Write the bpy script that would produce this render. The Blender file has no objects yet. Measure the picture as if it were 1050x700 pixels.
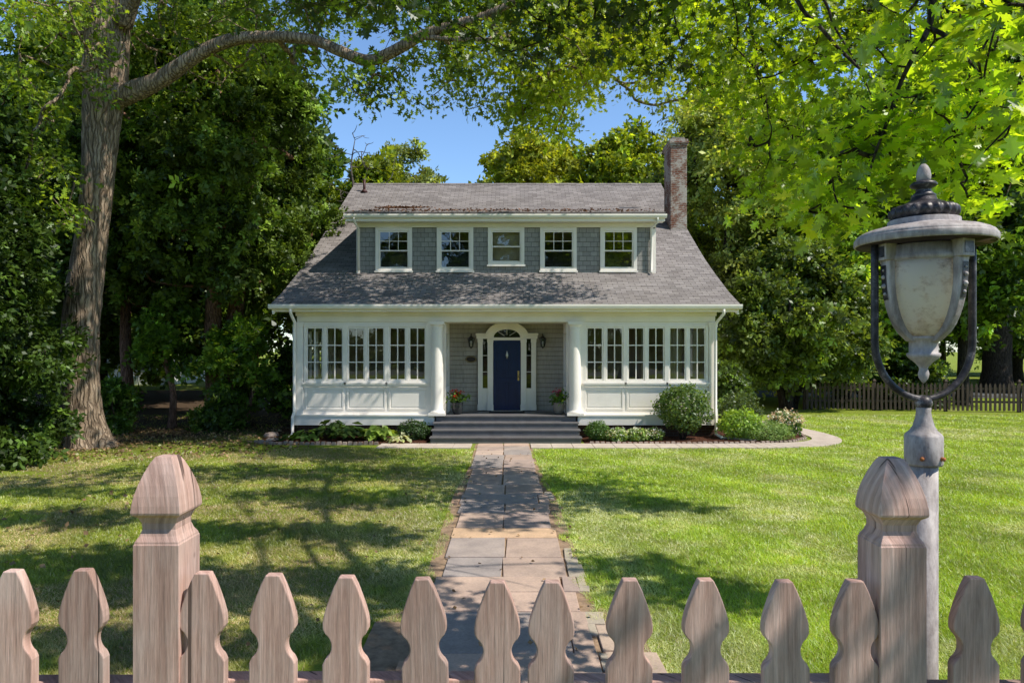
import bpy, math, random
import numpy as np
from mathutils import Vector, Matrix

random.seed(7)
RNG = np.random.default_rng(11)
scene = bpy.context.scene
col = scene.collection
R = math.radians
FPX, CX, CY, CAMZ = 700.0, 525.0, 358.0, 2.4


def at(px, py, Y):
    """world point seen at photo pixel (px,py) at depth Y"""
    return ((px - CX) / FPX * Y, Y, CAMZ - (py - CY) / FPX * Y)


# toward-the-sun direction
SUN = np.array([0.74, -0.31, 1.0])
SUN /= np.linalg.norm(SUN)

# ------------------------------------------------------------------ materials
def new_mat(name):
    m = bpy.data.materials.new(name)
    m.use_nodes = True
    nt = m.node_tree
    nt.nodes.clear()
    out = nt.nodes.new('ShaderNodeOutputMaterial')
    return m, nt, out


def nd(nt, typ, ins=None, **props):
    n = nt.nodes.new(typ)
    for k, v in props.items():
        setattr(n, k, v)
    for k, v in (ins or {}).items():
        s = n.inputs[k]
        if hasattr(v, 'is_output') or isinstance(v, bpy.types.NodeSocket):
            nt.links.new(v, s)
        else:
            s.default_value = v
    return n


def c4(c):
    return (c[0], c[1], c[2], 1.0)


def ramp(nt, fac, stops, interp='LINEAR'):
    n = nt.nodes.new('ShaderNodeValToRGB')
    n.color_ramp.interpolation = interp
    e = n.color_ramp.elements
    while len(e) < len(stops):
        e.new(0.5)
    for i, (p, c) in enumerate(stops):
        e[i].position = p
        e[i].color = c4(c) if len(c) == 3 else c
    nt.links.new(fac, n.inputs[0])
    return n.outputs[0]


def mix(nt, fac, a, b, mode='MIX'):
    n = nt.nodes.new('ShaderNodeMix')
    n.data_type = 'RGBA'
    n.blend_type = mode
    for k, v in ((0, fac), (6, a), (7, b)):
        if isinstance(v, bpy.types.NodeSocket):
            nt.links.new(v, n.inputs[k])
        else:
            n.inputs[k].default_value = v if k == 0 else c4(v)
    return n.outputs[2]


def math_n(nt, op, a, b=0.0, clamp=False):
    n = nt.nodes.new('ShaderNodeMath')
    n.operation = op
    n.use_clamp = clamp
    for k, v in ((0, a), (1, b)):
        if isinstance(v, bpy.types.NodeSocket):
            nt.links.new(v, n.inputs[k])
        else:
            n.inputs[k].default_value = v
    return n.outputs[0]


def noise(nt, vec, scale, detail=4.0, rough=0.55):
    n = nd(nt, 'ShaderNodeTexNoise', {'Scale': scale, 'Detail': detail, 'Roughness': rough})
    if vec is not None:
        nt.links.new(vec, n.inputs['Vector'])
    return n.outputs[0]


def objcoord(nt):
    return nd(nt, 'ShaderNodeTexCoord').outputs['Object']


def mapping(nt, vec, scale=(1, 1, 1), loc=(0, 0, 0)):
    n = nd(nt, 'ShaderNodeMapping')
    n.inputs['Scale'].default_value = scale
    n.inputs['Location'].default_value = loc
    nt.links.new(vec, n.inputs['Vector'])
    return n.outputs[0]


def bump(nt, h, strength=0.3, dist=0.02):
    n = nd(nt, 'ShaderNodeBump', {'Strength': strength, 'Distance': dist})
    nt.links.new(h, n.inputs['Height'])
    return n.outputs[0]


def princ(nt, out, color, rough=0.6, normal=None, metal=0.0, spec=0.4):
    p = nd(nt, 'ShaderNodeBsdfPrincipled', {'Roughness': rough, 'Metallic': metal, 'Specular IOR Level': spec})
    if isinstance(color, bpy.types.NodeSocket):
        nt.links.new(color, p.inputs['Base Color'])
    else:
        p.inputs['Base Color'].default_value = c4(color)
    if normal is not None:
        nt.links.new(normal, p.inputs['Normal'])
    nt.links.new(p.outputs[0], out.inputs[0])
    return p


def paint(name, c, rough=0.5, var=0.12, scale=3.0, bmp=0.08, metal=0.0):
    m, nt, out = new_mat(name)
    oc = objcoord(nt)
    f = noise(nt, oc, scale, 6, 0.65)
    g = noise(nt, oc, scale * 12, 3)
    a = tuple(x * (1 - var) for x in c)
    b = tuple(min(1, x * (1 + var * 0.5)) for x in c)
    colr = ramp(nt, f, [(0.3, a), (0.65, b)])
    princ(nt, out, colr, rough, bump(nt, g, bmp, 0.01), metal)
    return m


def leaf_mat(name, trans=0.45, tint=(1.5, 1.35, 0.55), gloss=0.03):
    m, nt, out = new_mat(name)
    at_ = nd(nt, 'ShaderNodeAttribute', attribute_name='Col').outputs['Color']
    dif = nd(nt, 'ShaderNodeBsdfDiffuse', {'Color': at_})
    tc = mix(nt, 1.0, at_, tint, 'MULTIPLY')
    tr = nd(nt, 'ShaderNodeBsdfTranslucent', {'Color': tc})
    ms = nd(nt, 'ShaderNodeMixShader', {0: trans, 1: dif.outputs[0], 2: tr.outputs[0]})
    gl = nd(nt, 'ShaderNodeBsdfGlossy', {'Color': (0.9, 0.95, 1.0, 1), 'Roughness': 0.42})
    ms2 = nd(nt, 'ShaderNodeMixShader', {0: gloss, 1: ms.outputs[0], 2: gl.outputs[0]})
    nt.links.new(ms2.outputs[0], out.inputs[0])
    return m


M = {}
M['white'] = paint('white_paint', (0.95, 0.90, 0.85), 0.45, 0.09, 1.2)
M['cream'] = paint('cream_trim', (0.89, 0.83, 0.73), 0.5, 0.10, 1.2)
M['navy'] = paint('navy_paint', (0.010, 0.026, 0.088), 0.25, 0.2, 2.0, 0.03)
M['deck'] = paint('grey_deck_paint', (0.15, 0.145, 0.155), 0.55, 0.22, 4.0)
M['black'] = paint('black_metal', (0.022, 0.021, 0.024), 0.4, 0.3, 20.0, 0.1)
M['brass'] = paint('brass_metal', (0.6, 0.45, 0.2), 0.3, 0.1, 5.0, 0.02, 1.0)
M['steel'] = paint('bright_metal', (0.7, 0.7, 0.7), 0.3, 0.1, 5.0, 0.02, 1.0)
M['plaque'] = paint('dark_plaque', (0.03, 0.02, 0.018), 0.4, 0.2, 5.0)
M['interior'] = paint('interior_plaster', (0.52, 0.41, 0.30), 0.8, 0.1, 1.0)
M['curtain'] = paint('beige_curtain', (0.62, 0.52, 0.40), 0.8, 0.15, 6.0)
M['floorwood'] = paint('interior_floor', (0.16, 0.09, 0.05), 0.4, 0.2, 4.0)
M['ceramic'] = paint('dark_glazed_pot', (0.03, 0.035, 0.04), 0.12, 0.2, 4.0, 0.02)
M['terracotta'] = paint('grey_stone_pot', (0.22, 0.2, 0.18), 0.7, 0.2, 6.0)
M['soil'] = paint('potting_soil', (0.03, 0.02, 0.014), 0.95, 0.3, 20.0, 0.5)
M['pathsoil'] = paint('dusty_soil', (0.36, 0.25, 0.17), 0.95, 0.45, 9.0, 0.6)
M['mat'] = paint('door_mat', (0.02, 0.02, 0.022), 0.95, 0.3, 40.0, 0.6)
M['under'] = paint('shaded_brown_underside', (0.045, 0.027, 0.018), 0.85, 0.4, 30.0, 0.2)  # shade below the lantern roof is painted in as dark brown
M['rust'] = paint('rusty_screw', (0.45, 0.16, 0.05), 0.7, 0.3, 60.0)
M['car'] = paint('dark_car_paint', (0.02, 0.022, 0.03), 0.2, 0.1, 2.0, 0.0)
M['reddark'] = paint('dark_red_pipe', (0.08, 0.03, 0.03), 0.5, 0.2, 8.0)


def mat_pole():
    m, nt, out = new_mat('weathered_grey_metal')
    oc = objcoord(nt)
    f = noise(nt, mapping(nt, oc, (14, 14, 5)), 2.0, 8, 0.7)
    base = ramp(nt, f, [(0.30, (0.19, 0.165, 0.165)), (0.46, (0.38, 0.34, 0.34)), (0.66, (0.62, 0.575, 0.57))])
    g = noise(nt, oc, 90, 3)
    princ(nt, out, base, 0.6, bump(nt, g, 0.25, 0.004), 0.0)
    return m


def mat_lampblack():
    m, nt, out = new_mat('worn_black_iron')
    oc = objcoord(nt)
    f = noise(nt, oc, 26, 8, 0.75)
    base = ramp(nt, f, [(0.42, (0.025, 0.023, 0.028)), (0.56, (0.075, 0.068, 0.078)), (0.68, (0.36, 0.33, 0.34))])
    princ(nt, out, base, 0.42, bump(nt, f, 0.2, 0.004), 0.1)
    return m


def mat_alabaster():
    m, nt, out = new_mat('frosted_alabaster_glass')
    oc = objcoord(nt)
    f = noise(nt, mapping(nt, oc, (1, 1, 1.4)), 26, 8, 0.75)
    g = noise(nt, oc, 9, 4, 0.6)
    h = math_n(nt, 'ADD', math_n(nt, 'MULTIPLY', f, 0.6), math_n(nt, 'MULTIPLY', g, 0.4))
    base = ramp(nt, h, [(0.37, (0.22, 0.175, 0.145)), (0.435, (0.70, 0.57, 0.46)), (0.52, (0.99, 0.87, 0.745))])
    p = nd(nt, 'ShaderNodeBsdfPrincipled', {'Base Color': base, 'Roughness': 0.22, 'Subsurface Weight': 0.92, 'Subsurface Scale': 0.24})
    p.inputs['Subsurface Radius'].default_value = (1.0, .9, .78)
    t = nd(nt, 'ShaderNodeBsdfTranslucent', {'Color': base})
    ms = nd(nt, 'ShaderNodeMixShader', {0: 0.3, 1: p.outputs[0], 2: t.outputs[0]})
    nt.links.new(ms.outputs[0], out.inputs[0])
    return m


def mat_wood():
    m, nt, out = new_mat('weathered_cedar')
    oc = objcoord(nt)
    rnd = nd(nt, 'ShaderNodeObjectInfo').outputs['Random']
    off = nd(nt, 'ShaderNodeCombineXYZ', {0: math_n(nt, 'MULTIPLY', rnd, 7.3), 1: math_n(nt, 'MULTIPLY', rnd, 3.1), 2: math_n(nt, 'MULTIPLY', rnd, 11.7)})
    v = nd(nt, 'ShaderNodeVectorMath', {0: oc, 1: off.outputs[0]}, operation='ADD').outputs[0]
    sv = nd(nt, 'ShaderNodeSeparateXYZ', {0: oc})       # grain runs along z on every face of a board
    so_ = nd(nt, 'ShaderNodeSeparateXYZ', {0: off.outputs[0]})
    gu = math_n(nt, 'ADD', math_n(nt, 'ADD', sv.outputs[0], sv.outputs[1]), so_.outputs[0])
    v = nd(nt, 'ShaderNodeCombineXYZ', {0: gu, 1: math_n(nt, 'MULTIPLY', math_n(nt, 'SUBTRACT', sv.outputs[0], sv.outputs[1]), 0.12), 2: math_n(nt, 'ADD', sv.outputs[2], so_.outputs[2])}).outputs[0]
    grain = noise(nt, mapping(nt, v, (55, 55, 2.2)), 1.6, 8, 0.68)
    wv = nd(nt, 'ShaderNodeTexWave', {'Scale': 9.0, 'Distortion': 5.0, 'Detail': 3.0, 'Detail Scale': 1.2}, bands_direction='X')
    nt.links.new(mapping(nt, v, (1.3, 1.0, 0.16)), wv.inputs['Vector'])
    blotch = noise(nt, mapping(nt, v, (6, 6, 3)), 1.4, 6, 0.65)
    base = ramp(nt, grain, [(0.28, (0.40, 0.245, 0.21)), (0.5, (0.615, 0.40, 0.345)), (0.74, (0.80, 0.58, 0.525))])
    base = mix(nt, math_n(nt, 'MULTIPLY', wv.outputs['Fac'], 0.10), base, (0.27, 0.16, 0.13))
    blf = ramp(nt, blotch, [(0.44, (0, 0, 0)), (0.70, (1, 1, 1))])
    base = mix(nt, math_n(nt, 'MULTIPLY', blf, 0.45), base, (0.70, 0.58, 0.55))
    st = noise(nt, mapping(nt, v, (13, 13, 1.1)), 1.3, 5, 0.6)
    stf = ramp(nt, st, [(0.50, (0, 0, 0)), (0.72, (1, 1, 1))])
    base = mix(nt, math_n(nt, 'MULTIPLY', stf, 0.5), base, (0.19, 0.115, 0.098))
    fine = noise(nt, mapping(nt, v, (160, 160, 14)), 1.5, 4, 0.7)
    base = mix(nt, 0.45, base, ramp(nt, fine, [(0.3, (0.6, 0.6, 0.6)), (0.7, (1.3, 1.3, 1.3))]), 'MULTIPLY')
    # knots
    vo = nd(nt, 'ShaderNodeTexVoronoi', {'Scale': 8.5, 'Randomness': 1.0})
    nt.links.new(mapping(nt, v, (1.0, 1.0, 0.75)), vo.inputs['Vector'])
    kn = ramp(nt, vo.outputs['Distance'], [(0.03, (1, 1, 1)), (0.075, (0, 0, 0))])
    base = mix(nt, math_n(nt, 'MULTIPLY', kn, 0.85), base, (0.045, 0.028, 0.022))
    # drying cracks: thin dark vertical lines
    cr = noise(nt, mapping(nt, v, (46, 46, 0.42)), 1.0, 3, 0.5)
    crk = ramp(nt, cr, [(0.66, (0, 0, 0)), (0.685, (1, 1, 1))])
    base = mix(nt, math_n(nt, 'MULTIPLY', crk, 0.8), base, (0.05, 0.032, 0.027))
    tone = math_n(nt, 'ADD', math_n(nt, 'MULTIPLY', rnd, 0.42), 0.76)
    hs = nd(nt, 'ShaderNodeHueSaturation', {'Color': base, 'Value': tone})
    hh = math_n(nt, 'SUBTRACT', grain, math_n(nt, 'MULTIPLY', crk, 0.8))
    princ(nt, out, hs.outputs[0], 0.78, bump(nt, hh, 0.55, 0.004), 0, 0.25)
    return m


def mat_darkfence():
    m, nt, out = new_mat('old_brown_fence_wood')
    oc = objcoord(nt)
    f = noise(nt, mapping(nt, oc, (30, 30, 2)), 1.5, 6, 0.6)
    base = ramp(nt, f, [(0.3, (0.04, 0.028, 0.022)), (0.7, (0.12, 0.086, 0.07))])
    princ(nt, out, base, 0.85)
    return m


def uv_xz(nt, su=1.0, sv=1.0):
    """u = x+y, v = z: works on every vertical face"""
    oc = objcoord(nt)
    s = nd(nt, 'ShaderNodeSeparateXYZ', {0: oc})
    u = math_n(nt, 'ADD', s.outputs[0], s.outputs[1])
    cmb = nd(nt, 'ShaderNodeCombineXYZ', {0: math_n(nt, 'MULTIPLY', u, su), 1: math_n(nt, 'MULTIPLY', s.outputs[2], sv), 2: 0.0})
    return cmb.outputs[0], oc


def mat_shingle_wall(name, a, b, mortar, bw=0.22, rh=0.14):
    m, nt, out = new_mat(name)
    uv, oc = uv_xz(nt)
    br = nd(nt, 'ShaderNodeTexBrick', {'Vector': uv, 'Color1': c4(a), 'Color2': c4(b), 'Mortar': c4(mortar), 'Scale': 1.0,
                                       'Mortar Size': 0.006, 'Mortar Smooth': 0.3, 'Bias': 0.0, 'Brick Width': bw, 'Row Height': rh})
    br.offset = 0.5
    f = noise(nt, mapping(nt, oc, (20, 20, 3)), 1.5, 6)
    colr = mix(nt, 0.35, br.outputs['Color'], ramp(nt, f, [(0.3, (0.5, 0.5, 0.5)), (0.7, (1.2, 1.2, 1.2))]), 'MULTIPLY')
    # saw-tooth lap of the courses
    s = nd(nt, 'ShaderNodeSeparateXYZ', {0: uv})
    saw = math_n(nt, 'FRACT', math_n(nt, 'DIVIDE', s.outputs[1], rh))
    h = math_n(nt, 'SUBTRACT', math_n(nt, 'MULTIPLY', saw, -0.8), br.outputs['Fac'])
    princ(nt, out, colr, 0.75, bump(nt, h, 0.8, 0.012), 0, 0.25)
    return m


def mat_brick(name, a, b, mortar, white=0.0):
    m, nt, out = new_mat(name)
    uv, oc = uv_xz(nt)
    br = nd(nt, 'ShaderNodeTexBrick', {'Vector': uv, 'Color1': c4(a), 'Color2': c4(b), 'Mortar': c4(mortar), 'Scale': 1.0,
                                       'Mortar Size': 0.009, 'Mortar Smooth': 0.2, 'Bias': -0.1, 'Brick Width': 0.215, 'Row Height': 0.073})
    colr = br.outputs['Color']
    f = noise(nt, oc, 14, 6, 0.7)
    colr = mix(nt, 0.5, colr, ramp(nt, f, [(0.3, (0.45, 0.42, 0.4)), (0.7, (1.25, 1.2, 1.15))]), 'MULTIPLY')
    if white > 0:
        w1 = noise(nt, mapping(nt, oc, (1, 1, 1.0)), 2.2, 3, 0.6)
        w2 = noise(nt, mapping(nt, oc, (1, 1, 2.6)), 9.0, 5, 0.7)
        s = math_n(nt, 'ADD', math_n(nt, 'MULTIPLY', w1, 0.6), math_n(nt, 'MULTIPLY', w2, 0.5))
        mask = ramp(nt, s, [(0.51, (0, 0, 0)), (0.59, (1, 1, 1))])
        colr = mix(nt, math_n(nt, 'MULTIPLY', mask, white), colr, (0.52, 0.49, 0.47))
    h = math_n(nt, 'MULTIPLY', br.outputs['Fac'], -1.0)
    princ(nt, out, colr, 0.85, bump(nt, h, 0.7, 0.012), 0, 0.2)
    return m


def mat_roof():
    m, nt, out = new_mat('asphalt_shingles')
    oc = objcoord(nt)
    s = nd(nt, 'ShaderNodeSeparateXYZ', {0: oc})
    uv = nd(nt, 'ShaderNodeCombineXYZ', {0: s.outputs[0], 1: math_n(nt, 'MULTIPLY', s.outputs[1], 1.18), 2: 0.0}).outputs[0]
    br = nd(nt, 'ShaderNodeTexBrick', {'Vector': uv, 'Color1': (0.225, 0.210, 0.212, 1), 'Color2': (0.355, 0.335, 0.337, 1), 'Mortar': (0.10, 0.088, 0.088, 1), 'Scale': 1.0,
                                       'Mortar Size': 0.008, 'Mortar Smooth': 0.4, 'Bias': 0.0, 'Brick Width': 0.32, 'Row Height': 0.145})
    f = noise(nt, oc, 1.1, 5, 0.6)
    g = noise(nt, oc, 45, 4, 0.7)
    colr = mix(nt, 0.55, br.outputs['Color'], ramp(nt, g, [(0.25, (0.5, 0.5, 0.5)), (0.75, (1.35, 1.33, 1.33))]), 'MULTIPLY')
    colr = mix(nt, 0.5, colr, ramp(nt, f, [(0.3, (0.72, 0.68, 0.66)), (0.7, (1.15, 1.13, 1.15))]), 'MULTIPLY')
    saw = math_n(nt, 'FRACT', math_n(nt, 'DIVIDE', math_n(nt, 'MULTIPLY', s.outputs[1], 1.18), 0.145))
    h = math_n(nt, 'SUBTRACT', math_n(nt, 'MULTIPLY', saw, -0.6), br.outputs['Fac'])
    h = math_n(nt, 'ADD', h, math_n(nt, 'MULTIPLY', g, 0.6))
    princ(nt, out, colr, 0.9, bump(nt, h, 0.8, 0.014), 0, 0.2)
    return m


def mat_glass(name='window_glass', refl=0.16, tint=(0.62, 0.66, 0.64)):
    m, nt, out = new_mat(name)
    oc = objcoord(nt)
    wob = noise(nt, oc, 2.3, 2)
    nrm = bump(nt, wob, 0.06, 0.03)
    tr = nd(nt, 'ShaderNodeBsdfTransparent', {'Color': c4(tint)})
    gl = nd(nt, 'ShaderNodeBsdfGlossy', {'Color': (0.95, 0.97, 1, 1), 'Roughness': 0.015, 'Normal': nrm})
    fr = nd(nt, 'ShaderNodeLayerWeight', {'Blend': 0.35, 'Normal': nrm})
    fac = math_n(nt, 'ADD', math_n(nt, 'MULTIPLY', fr.outputs['Fresnel'], 0.8), refl, True)
    ms = nd(nt, 'ShaderNodeMixShader', {0: fac, 1: tr.outputs[0], 2: gl.outputs[0]})
    nt.links.new(ms.outputs[0], out.inputs[0])
    return m


def mat_bark(name, dark, mid, light, sc=1.0):
    m, nt, out = new_mat(name)
    oc = objcoord(nt)
    w = noise(nt, oc, 3.0 * sc, 3)
    wd = math_n(nt, 'MULTIPLY', w, 0.13)
    wv = nd(nt, 'ShaderNodeVectorMath', {0: oc, 1: nd(nt, 'ShaderNodeCombineXYZ', {0: wd, 1: wd, 2: 0.0}).outputs[0]}, operation='ADD').outputs[0]
    f = noise(nt, mapping(nt, wv, (9 * sc, 9 * sc, 1.7 * sc)), 1.5, 7, 0.68)
    vo = nd(nt, 'ShaderNodeTexVoronoi', {'Scale': 1.0}, feature='DISTANCE_TO_EDGE')
    nt.links.new(mapping(nt, wv, (12 * sc, 12 * sc, 0.95 * sc)), vo.inputs['Vector'])
    fis = ramp(nt, vo.outputs['Distance'], [(0.0, (0, 0, 0)), (0.16, (1, 1, 1))])
    base = ramp(nt, f, [(0.3, dark), (0.5, mid), (0.72, light)])
    base = mix(nt, 0.65, base, mix(nt, fis, (0.22, 0.2, 0.19), (1.05, 1.05, 1.05)), 'MULTIPLY')
    h = math_n(nt, 'ADD', math_n(nt, 'MULTIPLY', f, 0.6), math_n(nt, 'MULTIPLY', fis, 0.6))
    princ(nt, out, base, 0.9, bump(nt, h, 0.9, 0.05), 0, 0.15)
    return m


def mat_ground():
    m, nt, out = new_mat('lawn_and_earth')
    oc = objcoord(nt)
    s = nd(nt, 'ShaderNodeSeparateXYZ', {0: oc})
    f1 = noise(nt, oc, 0.55, 5, 0.6)
    f2 = noise(nt, oc, 5.0, 5, 0.7)
    f3 = noise(nt, oc, 60.0, 3, 0.7)
    g = ramp(nt, f2, [(0.3, (0.16, 0.23, 0.022)), (0.5, (0.25, 0.33, 0.035)), (0.72, (0.36, 0.39, 0.10))])
    dry = ramp(nt, f1, [(0.52, (0, 0, 0)), (0.7, (1, 1, 1))])
    g = mix(nt, math_n(nt, 'MULTIPLY', dry, 0.6), g, (0.40, 0.38, 0.18))
    g = mix(nt, 0.6, g, ramp(nt, f3, [(0.3, (0.45, 0.45, 0.45)), (0.7, (1.4, 1.4, 1.4))]), 'MULTIPLY')
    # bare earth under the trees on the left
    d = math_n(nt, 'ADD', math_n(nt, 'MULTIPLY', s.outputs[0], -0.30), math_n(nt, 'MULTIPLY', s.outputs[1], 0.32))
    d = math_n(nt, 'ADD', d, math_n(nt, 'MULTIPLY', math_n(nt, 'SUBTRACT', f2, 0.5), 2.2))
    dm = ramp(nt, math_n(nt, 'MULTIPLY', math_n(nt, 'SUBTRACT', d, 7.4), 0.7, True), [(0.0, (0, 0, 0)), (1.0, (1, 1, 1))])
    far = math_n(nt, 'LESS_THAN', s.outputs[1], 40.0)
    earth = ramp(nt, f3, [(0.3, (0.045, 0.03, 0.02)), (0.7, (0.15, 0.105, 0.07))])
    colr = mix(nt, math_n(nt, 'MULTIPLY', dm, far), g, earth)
    h = math_n(nt, 'ADD', f3, math_n(nt, 'MULTIPLY', f2, 0.5))
    princ(nt, out, colr, 0.95, bump(nt, h, 0.8, 0.04), 0, 0.1)
    return m


def mat_stone(name, att=True, tones=((0.30, 0.235, 0.20), (0.46, 0.38, 0.34))):
    m, nt, out = new_mat(name)
    oc = objcoord(nt)
    f = noise(nt, oc, 2.6, 7, 0.65)
    g = noise(nt, oc, 38, 5, 0.7)
    base = ramp(nt, f, [(0.3, tones[0]), (0.7, tones[1])])
    if att:
        a = nd(nt, 'ShaderNodeAttribute', attribute_name='Col').outputs['Color']
        base = mix(nt, 1.0, a, ramp(nt, f, [(0.3, (0.72, 0.72, 0.74)), (0.7, (1.12, 1.1, 1.08))]), 'MULTIPLY')
    base = mix(nt, 0.4, base, ramp(nt, g, [(0.3, (0.6, 0.6, 0.6)), (0.7, (1.25, 1.25, 1.25))]), 'MULTIPLY')
    princ(nt, out, base, 0.85, bump(nt, g, 0.35, 0.01), 0, 0.25)
    return m


def mat_mulch():
    m, nt, out = new_mat('red_brown_mulch')
    oc = objcoord(nt)
    vo = nd(nt, 'ShaderNodeTexVoronoi', {'Scale': 28.0, 'Randomness': 1.0})
    nt.links.new(oc, vo.inputs['Vector'])
    f = noise(nt, oc, 60, 4)
    base = ramp(nt, vo.outputs['Color'], [(0.2, (0.05, 0.022, 0.014)), (0.8, (0.17, 0.075, 0.048))])
    h = math_n(nt, 'ADD', vo.outputs['Distance'], f)
    princ(nt, out, base, 0.95, bump(nt, h, 1.0, 0.04), 0, 0.1)
    return m


def mat_asphalt():
    m, nt, out = new_mat('road_asphalt')
    oc = objcoord(nt)
    f = noise(nt, oc, 40, 5, 0.7)
    princ(nt, out, ramp(nt, f, [(0.3, (0.10, 0.10, 0.105)), (0.7, (0.19, 0.19, 0.195))]), 0.9)
    return m


M['pole'] = mat_pole(); M['iron'] = mat_lampblack(); M['alabaster'] = mat_alabaster()
M['wood'] = mat_wood(); M['darkfence'] = mat_darkfence()
M['siding'] = mat_shingle_wall('grey_shingle_siding', (0.29, 0.285, 0.28), (0.36, 0.355, 0.345), (0.12, 0.12, 0.123))
M['porchsiding'] = mat_shingle_wall('taupe_clapboard', (0.40, 0.37, 0.325), (0.44, 0.405, 0.355), (0.21, 0.19, 0.16), 6.0, 0.13)
M['brick'] = mat_brick('old_red_brick', (0.20, 0.075, 0.05), (0.30, 0.13, 0.09), (0.30, 0.27, 0.25), 0.85)
M['found'] = mat_brick('dark_foundation_brick', (0.07, 0.035, 0.027), (0.12, 0.06, 0.045), (0.10, 0.09, 0.085))
M['roof'] = mat_roof()
M['glass'] = mat_glass('window_glass', .09, (.88, .90, .88))
M['doorglass'] = mat_glass('door_glass', 0.05, (0.3, 0.33, 0.36))
M['lanternglass'] = mat_glass('lantern_glass', 0.12, (0.9, 0.9, 0.88))
M['oakbark'] = mat_bark('oak_bark', (0.13, 0.092, 0.064), (0.34, 0.255, 0.185), (0.56, 0.45, 0.35), 1.0)
M['darkbark'] = mat_bark('dark_bark', (0.035, 0.028, 0.023), (0.075, 0.06, 0.05), (0.14, 0.115, 0.095), 1.6)
M['redbark'] = mat_bark('red_brown_bark', (0.15, 0.08, 0.055), (0.34, 0.19, 0.13), (0.54, 0.33, 0.235), 1.6)
M['deadbark'] = mat_bark('dead_grey_bark', (0.12, 0.1, 0.085), (0.22, 0.19, 0.16), (0.32, 0.28, 0.25), 3.0)
M['ground'] = mat_ground()
M['flag'] = mat_stone('flagstone')
M['walk'] = mat_stone('walkway_concrete', False, ((0.50, 0.42, 0.37), (0.68, 0.59, 0.52)))
M['edge'] = mat_stone('edging_stone', False, ((0.26, 0.19, 0.16), (0.44, 0.36, 0.32)))
M['mulch'] = mat_mulch(); M['asphalt'] = mat_asphalt()
M['leaf'] = leaf_mat('leaf_broad', 0.47)
M['leafnear'] = leaf_mat('leaf_backlit', 0.62, (1.38, 1.45, 0.45), 0.05)
M['needle'] = leaf_mat('leaf_evergreen', 0.3, (1.4, 1.35, 0.6), 0.02)
M['petal'] = leaf_mat('petal', 0.35, (1.0, 1.0, 1.0), 0.02)
M['grass'] = leaf_mat('grass_blade', 0.35, (1.3, 1.25, 0.5), 0.05)
M['litter'] = leaf_mat('dead_leaf', 0.2, (1.0, 0.9, 0.7), 0.02)
M['nwhite'] = paint('neighbour_white', (0.75, 0.75, 0.74), 0.6, 0.08, 2.0)
M['nroof'] = paint('neighbour_roof', (0.10, 0.10, 0.11), 0.9, 0.2, 6.0)

# ------------------------------------------------------------------ mesh builder
ORG = {}


def tag(o, label=None, cat=None, group=None, kind=None):
    if label: o['label'] = label
    if cat: o['category'] = cat
    if group: o['group'] = group
    if kind: o['kind'] = kind
    return o


def empty(name, loc, label, cat, group=None):
    o = bpy.data.objects.new(name, None)
    o.empty_display_size = 0.2
    col.objects.link(o)
    o.location = loc
    ORG[o.name] = np.array(loc, float)
    return tag(o, label, cat, group)


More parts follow.
